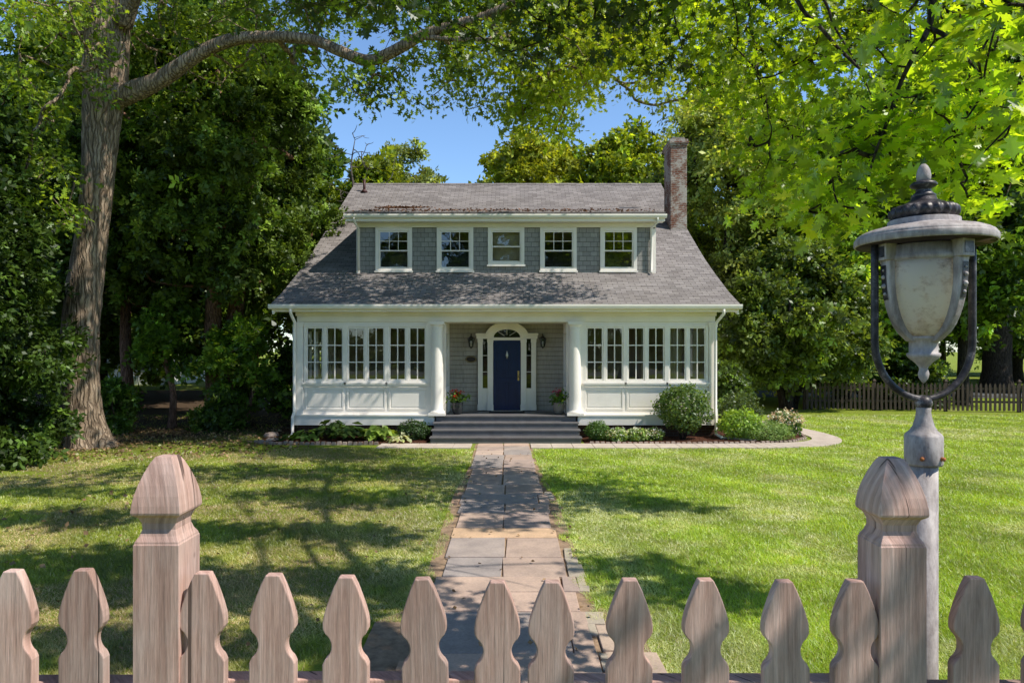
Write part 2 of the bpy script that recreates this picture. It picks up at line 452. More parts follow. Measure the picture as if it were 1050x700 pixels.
class MB:
    def __init__(self):
        self.v, self.f, self.mi, self.sm, self.c = [], [], [], [], []
        self.usecol = False

    def add(self, vs, fs, mi=0, smooth=False, color=None):
        b = len(self.v)
        self.v.extend([tuple(p) for p in vs])
        for f in fs:
            self.f.append([b + i for i in f]); self.mi.append(mi); self.sm.append(smooth)
        if color is not None:
            self.usecol = True
        self.c.extend([color or (1, 1, 1)] * len(vs))
        return self

    def box(self, x0, x1, y0, y1, z0, z1, mi=0, color=None):
        vs = [(x0, y0, z0), (x1, y0, z0), (x1, y1, z0), (x0, y1, z0), (x0, y0, z1), (x1, y0, z1), (x1, y1, z1), (x0, y1, z1)]
        fs = [(0, 3, 2, 1), (4, 5, 6, 7), (0, 1, 5, 4), (1, 2, 6, 5), (2, 3, 7, 6), (3, 0, 4, 7)]
        return self.add(vs, fs, mi, False, color)

    def prism_xz(self, pts, y0, y1, mi=0):
        """outline in x,z extruded along y"""
        n = len(pts)
        vs = [(x, y0, z) for x, z in pts] + [(x, y1, z) for x, z in pts]
        fs = [tuple(range(n)), tuple(range(2 * n - 1, n - 1, -1))]
        for i in range(n):
            j = (i + 1) % n
            fs.append((i, i + n, j + n, j))
        return self.add(vs, fs, mi)

    def prism_yz(self, pts, x0, x1, mi=0):
        n = len(pts)
        vs = [(x0, y, z) for y, z in pts] + [(x1, y, z) for y, z in pts]
        fs = [tuple(range(n - 1, -1, -1)), tuple(range(n, 2 * n))]
        for i in range(n):
            j = (i + 1) % n
            fs.append((i, j, j + n, i + n))
        return self.add(vs, fs, mi)

    def sheet_xy(self, pts, z0, z1, mi=0):
        n = len(pts)
        vs = [(x, y, z0) for x, y in pts] + [(x, y, z1) for x, y in pts]
        fs = [tuple(range(n - 1, -1, -1)), tuple(range(n, 2 * n))]
        for i in range(n):
            j = (i + 1) % n
            fs.append((i, j, j + n, i + n))
        return self.add(vs, fs, mi)

    def ring_xz(self, x0, x1, z0, z1, w, y0, y1, mi=0):
        """rectangular frame, pieces butted"""
        self.box(x0, x0 + w, y0, y1, z0, z1, mi); self.box(x1 - w, x1, y0, y1, z0, z1, mi)
        self.box(x0 + w, x1 - w, y0, y1, z0, z0 + w, mi); self.box(x0 + w, x1 - w, y0, y1, z1 - w, z1, mi)
        return self

    def lathe(self, prof, c=(0, 0, 0), n=24, mi=0, smooth=True, gad=None, sq=False):
        vs, fs = [], []
        for k, (r, z) in enumerate(prof):
            for i in range(n):
                a = 2 * math.pi * i / n
                rr = r
                if gad and gad[0] <= k <= gad[1]:
                    rr = r * (1 + gad[3] * math.cos(a * gad[2] + z * 30))
                if sq:
                    q = max(abs(math.cos(a)), abs(math.sin(a)))
                    rr = r / q
                vs.append((c[0] + rr * math.cos(a), c[1] + rr * math.sin(a), c[2] + z))
        for k in range(len(prof) - 1):
            for i in range(n):
                j = (i + 1) % n
                fs.append((k * n + i, k * n + j, (k + 1) * n + j, (k + 1) * n + i))
        if prof[0][0] > 1e-5: fs.append(tuple(range(n - 1, -1, -1)))
        if prof[-1][0] > 1e-5: fs.append(tuple((len(prof) - 1) * n + i for i in range(n)))
        return self.add(vs, fs, mi, smooth)

    def loft_sq(self, prof, c):
        """square cross sections (half width, z)"""
        vs, fs = [], []
        for h, z in prof:
            vs += [(c[0] - h, c[1] - h, c[2] + z), (c[0] + h, c[1] - h, c[2] + z), (c[0] + h, c[1] + h, c[2] + z), (c[0] - h, c[1] + h, c[2] + z)]
        for k in range(len(prof) - 1):
            for i in range(4):
                j = (i + 1) % 4
                fs.append((k * 4 + i, k * 4 + j, k * 4 + 4 + j, k * 4 + 4 + i))
        fs.append((3, 2, 1, 0))
        n = (len(prof) - 1) * 4
        fs.append((n, n + 1, n + 2, n + 3))
        return self.add(vs, fs)

    def tube(self, pts, rad, n=8, mi=0, lump=None, smooth=True):
        pts = [Vector(p) for p in pts]
        if not isinstance(rad, (list, tuple)): rad = [rad] * len(pts)
        vs, fs = [], []
        up = Vector((0.13, 0.31, 0.94))
        prev = None
        for k, p in enumerate(pts):
            t = (pts[min(k + 1, len(pts) - 1)] - pts[max(k - 1, 0)])
            if t.length < 1e-9: t = Vector((0, 0, 1))
            t.normalize()
            if prev is None:
                a = t.cross(up)
                if a.length < 0.1: a = t.cross(Vector((1, 0, 0)))
            else:
                a = prev - t * prev.dot(t)
            a.normalize(); prev = a
            b = t.cross(a)
            for i in range(n):
                an = 2 * math.pi * i / n
                r = rad[k]
                if lump: r *= lump(k, an)
                vs.append(p + (a * math.cos(an) + b * math.sin(an)) * r)
        for k in range(len(pts) - 1):
            for i in range(n):
                j = (i + 1) % n
                fs.append((k * n + i, k * n + j, (k + 1) * n + j, (k + 1) * n + i))
        fs.append(tuple(range(n - 1, -1, -1))); fs.append(tuple((len(pts) - 1) * n + i for i in range(n)))
        return self.add(vs, fs, mi, smooth)

    def build(self, name, mats, parent=None, bevel=0.0, origin=None):
        if not isinstance(mats, (list, tuple)): mats = [mats]
        me = bpy.data.meshes.new(name)
        if parent is not None:
            o0 = ORG[parent.name]
        elif origin is not None:
            o0 = np.array(origin, float)
        else:
            o0 = np.zeros(3)
        vs = np.array(self.v, float) - o0
        me.from_pydata(vs.tolist(), [], self.f)
        for m in mats: me.materials.append(m)
        me.polygons.foreach_set('material_index', np.array(self.mi, np.int32))
        me.polygons.foreach_set('use_smooth', np.array(self.sm, bool))
        if self.usecol:
            a = me.color_attributes.new('Col', 'FLOAT_COLOR', 'POINT')
            cc = np.ones((len(self.v), 4), np.float32); cc[:, :3] = np.array(self.c)
            a.data.foreach_set('color', cc.ravel())
        me.update()
        o = bpy.data.objects.new(name, me)
        col.objects.link(o)
        if parent is not None:
            o.parent = parent
        else:
            o.location = o0
        ORG[o.name] = o0
        if bevel > 0:
            b = o.modifiers.new('bevel', 'BEVEL'); b.width = bevel; b.segments = 2; b.limit_method = 'ANGLE'
        return o


def copy_tree(o, parent=None):
    c = o.copy(); col.objects.link(c)
    if parent is not None: c.parent = parent
    for ch in o.children:
        copy_tree(ch, c)
    return c


# ------------------------------------------------------------------ leaves
def T_leaf(w=0.32):
    v = [(0, 0, 0), (-w, .45, .05), (0, 1, -.10), (w, .45, .05)]
    return np.array(v), [(0, 3, 2), (0, 2, 1)]


def T_spray(n=5, w=0.2, spread=0.9, seed=3, ln=0.55):
    r = np.random.default_rng(seed)
    V, F = [], []
    for i in range(n):
        a = (i / (n - 1) - 0.5) * 2 * spread + r.normal() * .15
        b = np.array([r.normal() * .08, (i % 2) * .15 + r.random() * .45, r.normal() * .07])
        L = ln * (0.8 + r.random() * .4)
        d = np.array([math.sin(a), math.cos(a), r.normal() * .3]); d /= np.linalg.norm(d)
        s = np.cross(d, [r.normal() * .4, r.normal() * .4, 1]); s /= np.linalg.norm(s)
        k = len(V)
        V += [b, b + d * L * .5 - s * w * L * 1.2, b + d * L, b + d * L * .5 + s * w * L * 1.2]
        F += [(k, k + 3, k + 2, k + 1)]
    return np.array(V), F


def T_oak():
    half = [(.05, .0), (.07, .14), (.24, .10), (.20, .24), (.13, .32), (.40, .38), (.52, .52), (.30, .52), (.17, .56), (.36, .72), (.36, .84), (.17, .76), (.10, .84), (.0, 1.0)]
    V = [(0, 0, 0)]; n = len(half)
    V += [(x, y, .10 * x - .12 * y * y) for x, y in half[:-1]] + [(0, 1, -.14)] + [(-x, y, .10 * x - .12 * y * y) for x, y in half[:-1]]
    Rt = list(range(1, n + 1))
    Lf = list(range(n + 1, n + n))
    F = [tuple([0] + Rt), tuple([0] + [n] + Lf[::-1])]
    return np.array(V), F


def T_lobed():
    half = [(.16, .12), (.10, .30), (.38, .42), (.14, .54), (.26, .76), (.06, .76)]
    V = [(0, 0, 0)] + [(x, y, .1 * x - .1 * y) for x, y in half] + [(0, 1, -.12)] + [(-x, y, .1 * x - .1 * y) for x, y in half]
    n = len(half)
    F = [tuple([0] + list(range(1, n + 2))), tuple([0, n + 1] + list(range(2 * n + 1, n + 1, -1)))]
    return np.array(V), F


def T_blade():
    return np.array([(-.5, 0, 0), (.5, 0, 0), (0, 1, 0)]), [(0, 1, 2)]


def leaf_object(name, pos, tip, nor, size, colr, templ, mat, parent=None, width=None, origin=None):
    """one mesh of many leaves; all arrays by numpy"""
    V, F = templ
    n = len(pos); k = len(V)
    nor = nor / (np.linalg.norm(nor, axis=1, keepdims=True) + 1e-9)
    tip = tip - nor * np.sum(tip * nor, axis=1, keepdims=True)
    tip = tip / (np.linalg.norm(tip, axis=1, keepdims=True) + 1e-9)
    side = np.cross(tip, nor)
    w = size if width is None else width
    P = (pos[:, None, :] + side[:, None, :] * (V[None, :, 0:1] * w[:, None, None])
         + tip[:, None, :] * (V[None, :, 1:2] * size[:, None, None]) + nor[:, None, :] * (V[None, :, 2:3] * size[:, None, None]))
    o0 = ORG[parent.name] if parent is not None else (np.array(origin, float) if origin is not None else np.zeros(3))
    P = (P - o0).reshape(-1, 3).astype(np.float32)
    me = bpy.data.meshes.new(name)
    lens = np.array([len(f) for f in F]); flat = np.concatenate([np.array(f) for f in F])
    me.vertices.add(n * k); me.vertices.foreach_set('co', P.ravel())
    loops = (flat[None, :] + (np.arange(n) * k)[:, None]).astype(np.int32).ravel()
    me.loops.add(len(loops)); me.loops.foreach_set('vertex_index', loops)
    tot = np.tile(lens, n); st = np.concatenate([[0], np.cumsum(tot)[:-1]])
    me.polygons.add(len(tot)); me.polygons.foreach_set('loop_start', st.astype(np.int32)); me.polygons.foreach_set('loop_total', tot.astype(np.int32))
    me.update(calc_edges=True)
    a = me.color_attributes.new('Col', 'FLOAT_COLOR', 'POINT')
    cc = np.ones((n, k, 4), np.float32); cc[:, :, :3] = colr[:, None, :]
    a.data.foreach_set('color', cc.ravel())
    me.materials.append(mat)
    o = bpy.data.objects.new(name, me); col.objects.link(o)
    if parent is not None: o.parent = parent
    else: o.location = o0
    ORG[o.name] = o0
    return o


GAIN = np.array([2.3, 2.15, 1.6])


def clump_leaves(centers, radii, m, size, ca, cb, up=0.8, outc=None, droop=0.3, flat=0.7, cvar=0.25, lvar=0.2, rng=RNG):
    """leaf arrays for clumps at CENTERS"""
    centers = np.asarray(centers, float); nc = len(centers)
    radii = np.broadcast_to(np.asarray(radii, float), (nc,))
    idx = np.repeat(np.arange(nc), m)
    n = len(idx)
    g = rng.normal(size=(n, 3)) * np.array([1, 1, flat]) * 0.62
    off = g * radii[idx][:, None]
    pos = centers[idx] + off
    out = off / (np.linalg.norm(off, axis=1, keepdims=True) + 1e-6)
    if outc is not None:
        o2 = centers[idx] - np.asarray(outc)[None, :]
        o2 /= np.linalg.norm(o2, axis=1, keepdims=True) + 1e-6
        out = out * .6 + o2 * .6
    nor = rng.normal(size=(n, 3)) * .75 + np.array([0, 0, up]) + out * .4
    tip = out + rng.normal(size=(n, 3)) * .6 + np.array([0, 0, -droop])
    t = np.clip(rng.normal(.5, .3, nc), 0, 1)[idx] * .7 + rng.random(n) * .3
    c = np.array(ca)[None, :] * (1 - t[:, None]) + np.array(cb)[None, :] * t[:, None]
    c = c * (np.exp(rng.normal(0, cvar, nc))[idx] * np.exp(rng.normal(0, lvar, n)))[:, None]
    s = size * np.exp(rng.normal(0, .22, n))
    return pos, tip, nor, s, np.clip(c * GAIN, 0.003, .9)


def grow(mb, nodes, targets, r_tip=0.006, r_pow=0.45, sides=5, bias=0.25, rmax=None, sag=0.06):
    """joins TARGETS to the skeleton NODES [(pos, radius)], nearest first, and draws tapering branches"""
    P = [np.array(p, float) for p, r in nodes]
    n0 = len(P)
    par = [-1] * n0
    plen = [0.0] * n0
    T = np.array(targets, float); nT = len(T)
    if nT == 0: return
    A = np.array(P)
    D = np.linalg.norm(T[:, None, :] - A[None, :, :], axis=2)
    best = D.min(1); bi = D.argmin(1)
    done = np.zeros(nT, bool)
    raw = best.copy()
    for _ in range(nT):
        c = np.where(done, 1e9, best)
        i = int(c.argmin()); done[i] = True
        P.append(T[i]); par.append(int(bi[i]))
        L = plen[bi[i]] + np.linalg.norm(T[i] - P[bi[i]]); plen.append(L)
        d = np.linalg.norm(T - T[i], axis=1) + bias * L * .3
        upd = d < best
        best = np.where(upd, d, best); bi = np.where(upd, len(P) - 1, bi)
    cnt = [1.0] * len(P)
    for i in range(len(P) - 1, n0 - 1, -1):
        cnt[par[i]] += cnt[i]
    for i in range(n0, len(P)):
        a, b = P[par[i]], P[i]
        r1 = min(r_tip * cnt[i] ** r_pow, rmax or 9)
        r0 = min(r_tip * (cnt[par[i]]) ** r_pow, r1 * 1.8) if par[i] >= n0 else min(r1 * 1.35, nodes[par[i]][1])
        d = np.linalg.norm(b - a)
        mid = (a + b) / 2 + RNG.normal(size=3) * d * .07 + np.array([0, 0, -sag * d])
        q1 = (a * .75 + b * .25) + (mid - (a + b) / 2) * .75
        q3 = (a * .25 + b * .75) + (mid - (a + b) / 2) * .75
        mb.tube([a, q1, mid, q3, b], [r0, r0 * .75 + r1 * .25, (r0 + r1) / 2, r0 * .25 + r1 * .75, r1 * .9], sides)


def region(px, py, rx, ry, Y0, Y1, n, rng=RNG):
    out = []
    for _ in range(n):
        a = rng.random() * 2 * math.pi; r = math.sqrt(rng.random())
        Y = rng.uniform(Y0, Y1)
        out.append(at(px + rx * r * math.cos(a), py + ry * r * math.sin(a), Y))
    return out


def smooth_poly(pts, k=4):
    """Catmull-Rom through rows of (x,y,z,r)"""
    P = np.array(pts, float); out = []
    for i in range(len(P) - 1):
        p0, p1, p2, p3 = P[max(i - 1, 0)], P[i], P[i + 1], P[min(i + 2, len(P) - 1)]
        for j in range(k):
            t = j / k
            out.append(0.5 * ((2 * p1) + (-p0 + p2) * t + (2 * p0 - 5 * p1 + 4 * p2 - p3) * t * t + (-p0 + 3 * p1 - 3 * p2 + p3) * t ** 3))
    out.append(P[-1])
    return np.array(out)


#SECTION setting
# ================================================================== SETTING
def ground_z(y):
    if y >= 4.2: return 0.0
    if y <= 1.9: return 0.85
    t = (4.2 - y) / 2.3
    return 0.85 * t * t * (3 - 2 * t)


ys = [-400, -120, -40, -10, -3, 0, 1.0, 1.6, 1.9] + [1.9 + 2.3 * i / 12 for i in range(1, 13)] + [5, 6, 8, 11, 15, 20, 28, 40, 60, 100, 200, 600]
xs = [-500, -150, -60, -30, -20, -14, -10, -7, -5, -3.5, -2, -1, 0, 1, 2, 3.5, 5, 7, 10, 14, 20, 30, 60, 150, 500]
gb = MB()
gv = [(x, y, ground_z(y)) for y in ys for x in xs]
nx = len(xs)
gf = [(j * nx + i, j * nx + i + 1, (j + 1) * nx + i + 1, (j + 1) * nx + i) for j in range(len(ys) - 1) for i in range(nx - 1)]
gb.add(gv, gf, 0, True)
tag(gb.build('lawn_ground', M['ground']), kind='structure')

# flagstone path -----------------------------------------------------
def path_cx(y): return -0.07 - 0.0145 * (y - 7)


pal = [(0.60, 0.45, 0.37), (0.53, 0.405, 0.34), (0.64, 0.50, 0.425), (0.46, 0.39, 0.36), (0.62, 0.46, 0.38), (0.50, 0.39, 0.345), (0.42, 0.37, 0.355)]
tan = (0.72, 0.50, 0.33)
rows = [17.25, 16.75, 16.1, 15.4, 14.75, 13.7, 12.95, 12.0, 11.2, 10.55, 9.95, 9.1, 8.62, 7.82, 7.15, 6.7, 6.2, 5.35, 4.6]
pm = MB()


def slab(x0, x1, y0, y1, c):
    g = 0.009
    j = [RNG.uniform(-.012, .012) for _ in range(8)]
    p = [(x0 + g + j[0], y0 + g + j[1]), (x1 - g + j[2], y0 + g + j[3]), (x1 - g + j[4], y1 - g + j[5]), (x0 + g + j[6], y1 - g + j[7])]
    t = 0.022 + RNG.uniform(0, .008)
    vs = [(x, y, ground_z(y) - .05) for x, y in p] + [(x, y, ground_z(y) + t) for x, y in p]
    vs = [tuple(v) for v in vs]
    pm.add(vs, [(4, 5, 6, 7), (0, 1, 5, 4), (1, 2, 6, 5), (2, 3, 7, 6), (3, 0, 4, 7)], 0, False, c)


for i in range(len(rows) - 1):
    y1, y0 = rows[i], rows[i + 1]
    cx = path_cx((y0 + y1) / 2)
    hw = 0.665 + RNG.uniform(-.03, .03) + (0.02 if y0 < 9 else 0)
    if i in (11,):
        slab(cx - hw, cx + hw, y0, y1, tan); continue
    if i in (8, 14, 16):
        slab(cx - hw - .02, cx + hw - .14, y0, y1, pal[int(RNG.integers(7))])
        slab(cx + hw - .14, cx + hw + .03, y0, y1, pal[int(RNG.integers(7))])
    else:
        m_ = cx + RNG.uniform(-.03, .03)
        slab(cx - hw, m_, y0, y1, pal[int(RNG.integers(7))]); slab(m_, cx + hw, y0, y1, pal[int(RNG.integers(7))])
    if y0 < 11.5:   # ragged side stones along the near part
        yy = y0
        while yy < y1 - .1:
            L = min(RNG.uniform(.15, .5), y1 - yy)
            if RNG.random() < .55: slab(cx + hw + .01, cx + hw + .01 + RNG.uniform(.07, .19), yy, yy + L, (0.54, 0.47, 0.38))
            if RNG.random() < .35: slab(cx - hw - .01 - RNG.uniform(.06, .13), cx - hw - .01, yy, yy + L, (0.56, 0.37, 0.26))
            yy += L
# wide stone pad and steps climbing the bank to the gate
for yy0, yy1, xa, xb in ((5.4, 5.9, .72, 1.0), (4.7, 5.36, .72, 1.15)):
    slab(xa, xb, yy0, yy1, (0.58, 0.45, 0.36))
for y1, y0 in ((4.55, 3.95), (3.95, 3.35), (3.35, 2.75), (2.75, 2.15), (2.15, 1.5)):
    cx = path_cx(y0)
    slab(cx - .75, cx + .02, y0, y1, pal[int(RNG.integers(7))]); slab(cx + .02, cx + .75, y0, y1, pal[int(RNG.integers(7))])
tag(pm.build('flagstone_path', M['flag'], bevel=0.006), kind='structure')

# joint bed below the flagstones
jb = MB()
jy = [17.3, 14, 11, 8, 6.4, 6, 4.6]
jv = []
for y in jy:
    cx = path_cx(y); w = .70 if y > 11.5 else (.84 if y > 6.1 else 1.15)
    jv += [(cx - w, y, .004), (cx + w, y, .004)]
jb.add(jv, [(2 * i, 2 * i + 2, 2 * i + 3, 2 * i + 1) for i in range(len(jy) - 1)])
tag(jb.build('path_joint_bed', M['pathsoil']), kind='structure')

# curving front walkway ----------------------------------------------
cl = smooth_poly([(-3.3, 16.88, 0, 0), (-1, 16.85, 0, 0), (2, 16.85, 0, 0), (5, 16.85, 0, 0), (6.6, 16.95, 0, 0), (7.6, 17.25, 0, 0), (8.25, 17.9, 0, 0), (8.5, 18.9, 0, 0), (8.42, 20.4, 0, 0), (8.0, 22.5, 0, 0), (7.6, 25, 0, 0)], 6)[:, :2]
wm = MB()
nrm = []
for i in range(len(cl)):
    t = cl[min(i + 1, len(cl) - 1)] - cl[max(i - 1, 0)]
    t = t / np.linalg.norm(t); nrm.append(np.array([-t[1], t[0]]))
HWW = 0.36
for i in range(len(cl) - 1):
    if -0.95 < (cl[i][0] + cl[i + 1][0]) / 2 < 0.55: continue
    g = 0.006
    d = cl[i + 1] - cl[i]; d = d / np.linalg.norm(d) * g
    a0 = cl[i] + d + nrm[i] * HWW; b0 = cl[i] + d - nrm[i] * HWW
    a1 = cl[i + 1] - d + nrm[i + 1] * HWW; b1 = cl[i + 1] - d - nrm[i + 1] * HWW
    vs = [(*b0, -.04), (*b1, -.04), (*a1, -.04), (*a0, -.04), (*b0, .03), (*b1, .03), (*a1, .03), (*a0, .03)]
    wm.add(vs, [(4, 5, 6, 7), (0, 1, 5, 4), (1, 2, 6, 5), (2, 3, 7, 6), (3, 0, 4, 7)])
tag(wm.build('stone_walkway', M['walk'], bevel=0.005), kind='structure')

# mulch beds ----------------------------------------------------------
def bed(name, pts, h=0.05):
    b = MB(); n = len(pts)
    c = (sum(p[0] for p in pts) / n, sum(p[1] for p in pts) / n)
    vs = [(x, y, 0.004) for x, y in pts] + [(c[0] + (x - c[0]) * .9, c[1] + (y - c[1]) * .9, h) for x, y in pts]
    fs = [(i, (i + 1) % n, (i + 1) % n + n, i + n) for i in range(n)] + [tuple(range(n, 2 * n))]
    b.add(vs, fs)
    return tag(b.build(name, M['mulch']), kind='structure')


RBED = [(1.85, 17.3), (4, 17.26), (6.3, 17.33), (7.2, 17.6), (7.75, 18.1), (8.0, 18.9), (7.9, 20.2), (7.4, 22), (5.6, 22), (5.55, 18.56), (1.85, 18.56)]
LBED = [(-6.6, 17.55), (-5.9, 17.25), (-4, 17.2), (-2.15, 17.25), (-2.15, 18.56), (-5.85, 18.56), (-5.9, 20.5), (-6.9, 20.5)]
bed('mulch_bed', RBED); bed('mulch_bed', LBED)


def edging(path, step, h, name):
    b = MB()
    for (x0, y0), (x1, y1) in zip(path[:-1], path[1:]):
        L = math.hypot(x1 - x0, y1 - y0); n = max(1, int(L / step))
        ux, uy = (x1 - x0) / L, (y1 - y0) / L
        for k in range(n):
            s = (k + .5) * L / n; w = L / n * .46; dp = .045
            cx, cy = x0 + ux * s, y0 + uy * s
            hh = h * RNG.uniform(.8, 1.15)
            pts = []
            for u, v in ((-w, -dp), (w, -dp), (w, dp), (-w, dp)):
                pts.append((cx + ux * u - uy * v, cy + uy * u + ux * v))
            tl = RNG.uniform(-.01, .01)
            vs = [(x, y, -.02) for x, y in pts] + [(x * .75 + cx * .25, y * .75 + cy * .25, hh + tl) for x, y in pts]
            b.add(vs, [(4, 5, 6, 7), (0, 1, 5, 4), (1, 2, 6, 5), (2, 3, 7, 6), (3, 0, 4, 7)])
    return tag(b.build(name, M['edge'], bevel=.006), kind='structure')


edging([(-6.6, 17.5), (-5.9, 17.2), (-4, 17.15), (-3.35, 17.17)], .13, .085, 'bed_kerb')
edging([(1.95, 17.27), (4, 17.23), (6.3, 17.31), (7.2, 17.57), (7.78, 18.1), (8.02, 18.9), (7.95, 20.2)], .13, .07, 'bed_kerb')

# road behind on the right, and the street behind the camera -----------------
rb = MB()
rb.add([(7, 34.5, .012), (70, 31.0, .012), (70, 36.0, .012), (7, 40.0, .012)], [(0, 1, 2, 3)])
tag(rb.build('road', M['asphalt']), kind='structure')
rb = MB(); rb.add([(-80, -12, .858), (80, -12, .858), (80, -5, .858), (-80, -5, .858)], [(0, 1, 2, 3)])
tag(rb.build('street', M['asphalt']), kind='structure')

#SECTION grass
# ================================================================== GRASS
def in_poly(x, y, poly):
    inside = np.zeros(len(x), bool); j = len(poly) - 1
    for i in range(len(poly)):
        xi, yi = poly[i]; xj, yj = poly[j]
        cond = ((yi > y) != (yj > y)) & (x < (xj - xi) * (y - yi) / (yj - yi + 1e-12) + xi)
        inside ^= cond; j = i
    return inside


def vnoise(x, y, s, seed):
    r = np.random.default_rng(seed); G = r.random((64, 64))
    u, v = x * s, y * s
    i, j = np.floor(u).astype(int), np.floor(v).astype(int)
    fu, fv = u - i, v - j
    fu, fv = fu * fu * (3 - 2 * fu), fv * fv * (3 - 2 * fv)
    g = lambda a, b: G[a % 64, b % 64]
    return (g(i, j) * (1 - fu) + g(i + 1, j) * fu) * (1 - fv) + (g(i, j + 1) * (1 - fu) + g(i + 1, j + 1) * fu) * fv


def scatter_grass():
    rng = np.random.default_rng(5)
    n = 1300000
    t = rng.random(n)
    Y = 4.3 * (25.0 / 4.3) ** t           # density falls with 1/Y^2 over a widening wedge
    X = (rng.random(n) * 2 - 1) * (0.80 * Y + 1.6)
    cx = -0.07 - 0.0145 * (Y - 7)
    keep = np.abs(X - cx) > np.where(Y < 11.5, .76, .685) + (vnoise(X, Y, 3, 1) - .5) * .22
    keep &= ~((np.abs(X + .1) < 1.0 + .5 * vnoise(X, Y, 2, 12)) & (Y < 6.0))
    keep &= ~((np.abs(X) < 2.15) & (Y > 16.4))
    keep &= ~((Y > 16.47) & (X > -3.35) & (X < 7.0))
    keep &= ~((Y > 17.0) & (X < -2) & (X > -7.0))
    keep &= ~((Y > 16.6) & (X < 6) & (X > -7))
    # curved walkway
    for (ax, ay) in cl[28:]:
        keep &= ~((X - ax) ** 2 + (Y - ay) ** 2 < .40 ** 2)
    keep &= ~in_poly(X, Y, RBED)
    d = -0.30 * X + 0.32 * Y + (vnoise(X, Y, 2.2, 2) - .5) * 2.4
    keep &= (d < 7.5) | (rng.random(n) < .12)
    patch = vnoise(X, Y, .8, 3) * .6 + vnoise(X, Y, 3.1, 4) * .4
    dry = np.clip((patch - .485 + .06 * (X < -.3)) * 4.0, 0, 1)
    keep &= rng.random(n) < (1 - .40 * dry)
    X, Y, dry = X[keep], Y[keep], dry[keep]
    n = len(X)
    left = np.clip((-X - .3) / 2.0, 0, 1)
    pos = np.stack([X, Y, np.where(Y < 4.2, 0, 0)], 1)
    h = (.036 + .034 * rng.random(n)) * (.75 + .6 * vnoise(X, Y, 2.4, 6)) * (1 - .25 * dry)
    tip = np.stack([rng.normal(0, .6, n), rng.normal(0, .6, n), np.full(n, .9)], 1)
    nor = np.stack([rng.normal(0, 1, n) + .35, rng.normal(0, 1, n) - .4, rng.normal(0, .4, n) + 1.1], 1)
    ga, gb_ = np.array([.27, .42, .018]), np.array([.48, .62, .045])
    pale = np.array([.74, .76, .40]); straw = np.array([.70, .56, .27])
    u = rng.random(n)[:, None]
    c = ga * (1 - u) + gb_ * u
    k = (dry * (.5 + .5 * rng.random(n)))[:, None]
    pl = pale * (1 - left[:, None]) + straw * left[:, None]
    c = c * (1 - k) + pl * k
    c = c * (1 - left[:, None] * np.array([.24, .34, .2]))  # left lawn: olive tone plus tree shade put into the blade colour
    c = np.where((rng.random(n) < .05)[:, None], straw[None, :], c)
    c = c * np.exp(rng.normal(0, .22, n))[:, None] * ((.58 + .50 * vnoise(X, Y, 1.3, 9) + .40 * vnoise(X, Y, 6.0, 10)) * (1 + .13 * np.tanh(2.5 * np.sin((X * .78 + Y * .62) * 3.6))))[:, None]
    w = .0044 * (Y / 5.0) ** .85
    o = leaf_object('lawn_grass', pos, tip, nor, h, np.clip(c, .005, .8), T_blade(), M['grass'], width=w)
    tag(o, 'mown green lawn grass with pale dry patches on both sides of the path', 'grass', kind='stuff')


scatter_grass()

#SECTION house
# ================================================================== HOUSE
XC = -0.16
YF = 18.5           # front wall plane
house = empty('house', (XC, YF, 0), 'white and grey shingled house with long dormer, recessed porch and navy front door', 'house')
HW = 5.655


def hx(x): return XC + x


# roof: bell-flared gable, ridge along X
prof = [(18.1, 3.60), (19.0, 3.98), (20.3, 4.63), (21.4, 5.22), (22.3, 5.76), (27.75, 9.12)]
back = [(31.5, 6.9), (33.6, 5.4)]
RX0, RX1 = -6.40, 6.05


def roof_z(y):
    for (a, za), (b, zb) in zip(prof[:-1], prof[1:]):
        if y <= b: return za + (zb - za) * (y - a) / (b - a)
    return 9.1


rfm = MB()
full = prof + back
th = 0.10
poly = [(y, z) for y, z in full] + [(y, z - th) for y, z in full[::-1]]
n = len(full)
vs = [(RX0, y, z) for y, z in full] + [(RX1, y, z) for y, z in full] + [(RX0, y, z - th) for y, z in full] + [(RX1, y, z - th) for y, z in full]
fs = []
for i in range(n - 1):
    fs.append((i, n + i, n + i + 1, i + 1))
    fs.append((2 * n + i, 2 * n + i + 1, 3 * n + i + 1, 3 * n + i))
    fs.append((i, i + 1, 2 * n + i + 1, 2 * n + i)); fs.append((n + i, 3 * n + i, 3 * n + i + 1, n + i + 1))
fs += [(0, 2 * n, 3 * n, n), (n - 1, 2 * n - 1, 4 * n - 1, 3 * n - 1)]
rfm.add(vs, fs)
roof = rfm.build('roof', M['roof'], house)
# ridge cap shingles, a slightly uneven line
rc = MB(); x = RX0 + .01
while x < RX1 - .05:
    L = min(.3, RX1 - x)
    z = 9.128 + RNG.uniform(0, .010)
    rc.add([(x, 27.58, z - .10), (x + L, 27.58, z - .10), (x + L, 27.75, z + .012), (x, 27.75, z + .012), (x, 27.95, z - .11), (x + L, 27.95, z - .11)], [(0, 1, 2, 3), (3, 2, 5, 4)])
    x += L
rc.build('ridge_cap', M['roof'], roof)
# rake boards
for xa, xb in ((RX0 + .04, RX0 + .09), (RX1 - .09, RX1 - .04)):
    rk = MB()
    pts = [(y, z - th - .002) for y, z in prof[:]] + [(y, z - th - .17) for y, z in prof[::-1]]
    rk.prism_yz(pts, xa, xb)
    rk.build('rake_board', M['white'], house)

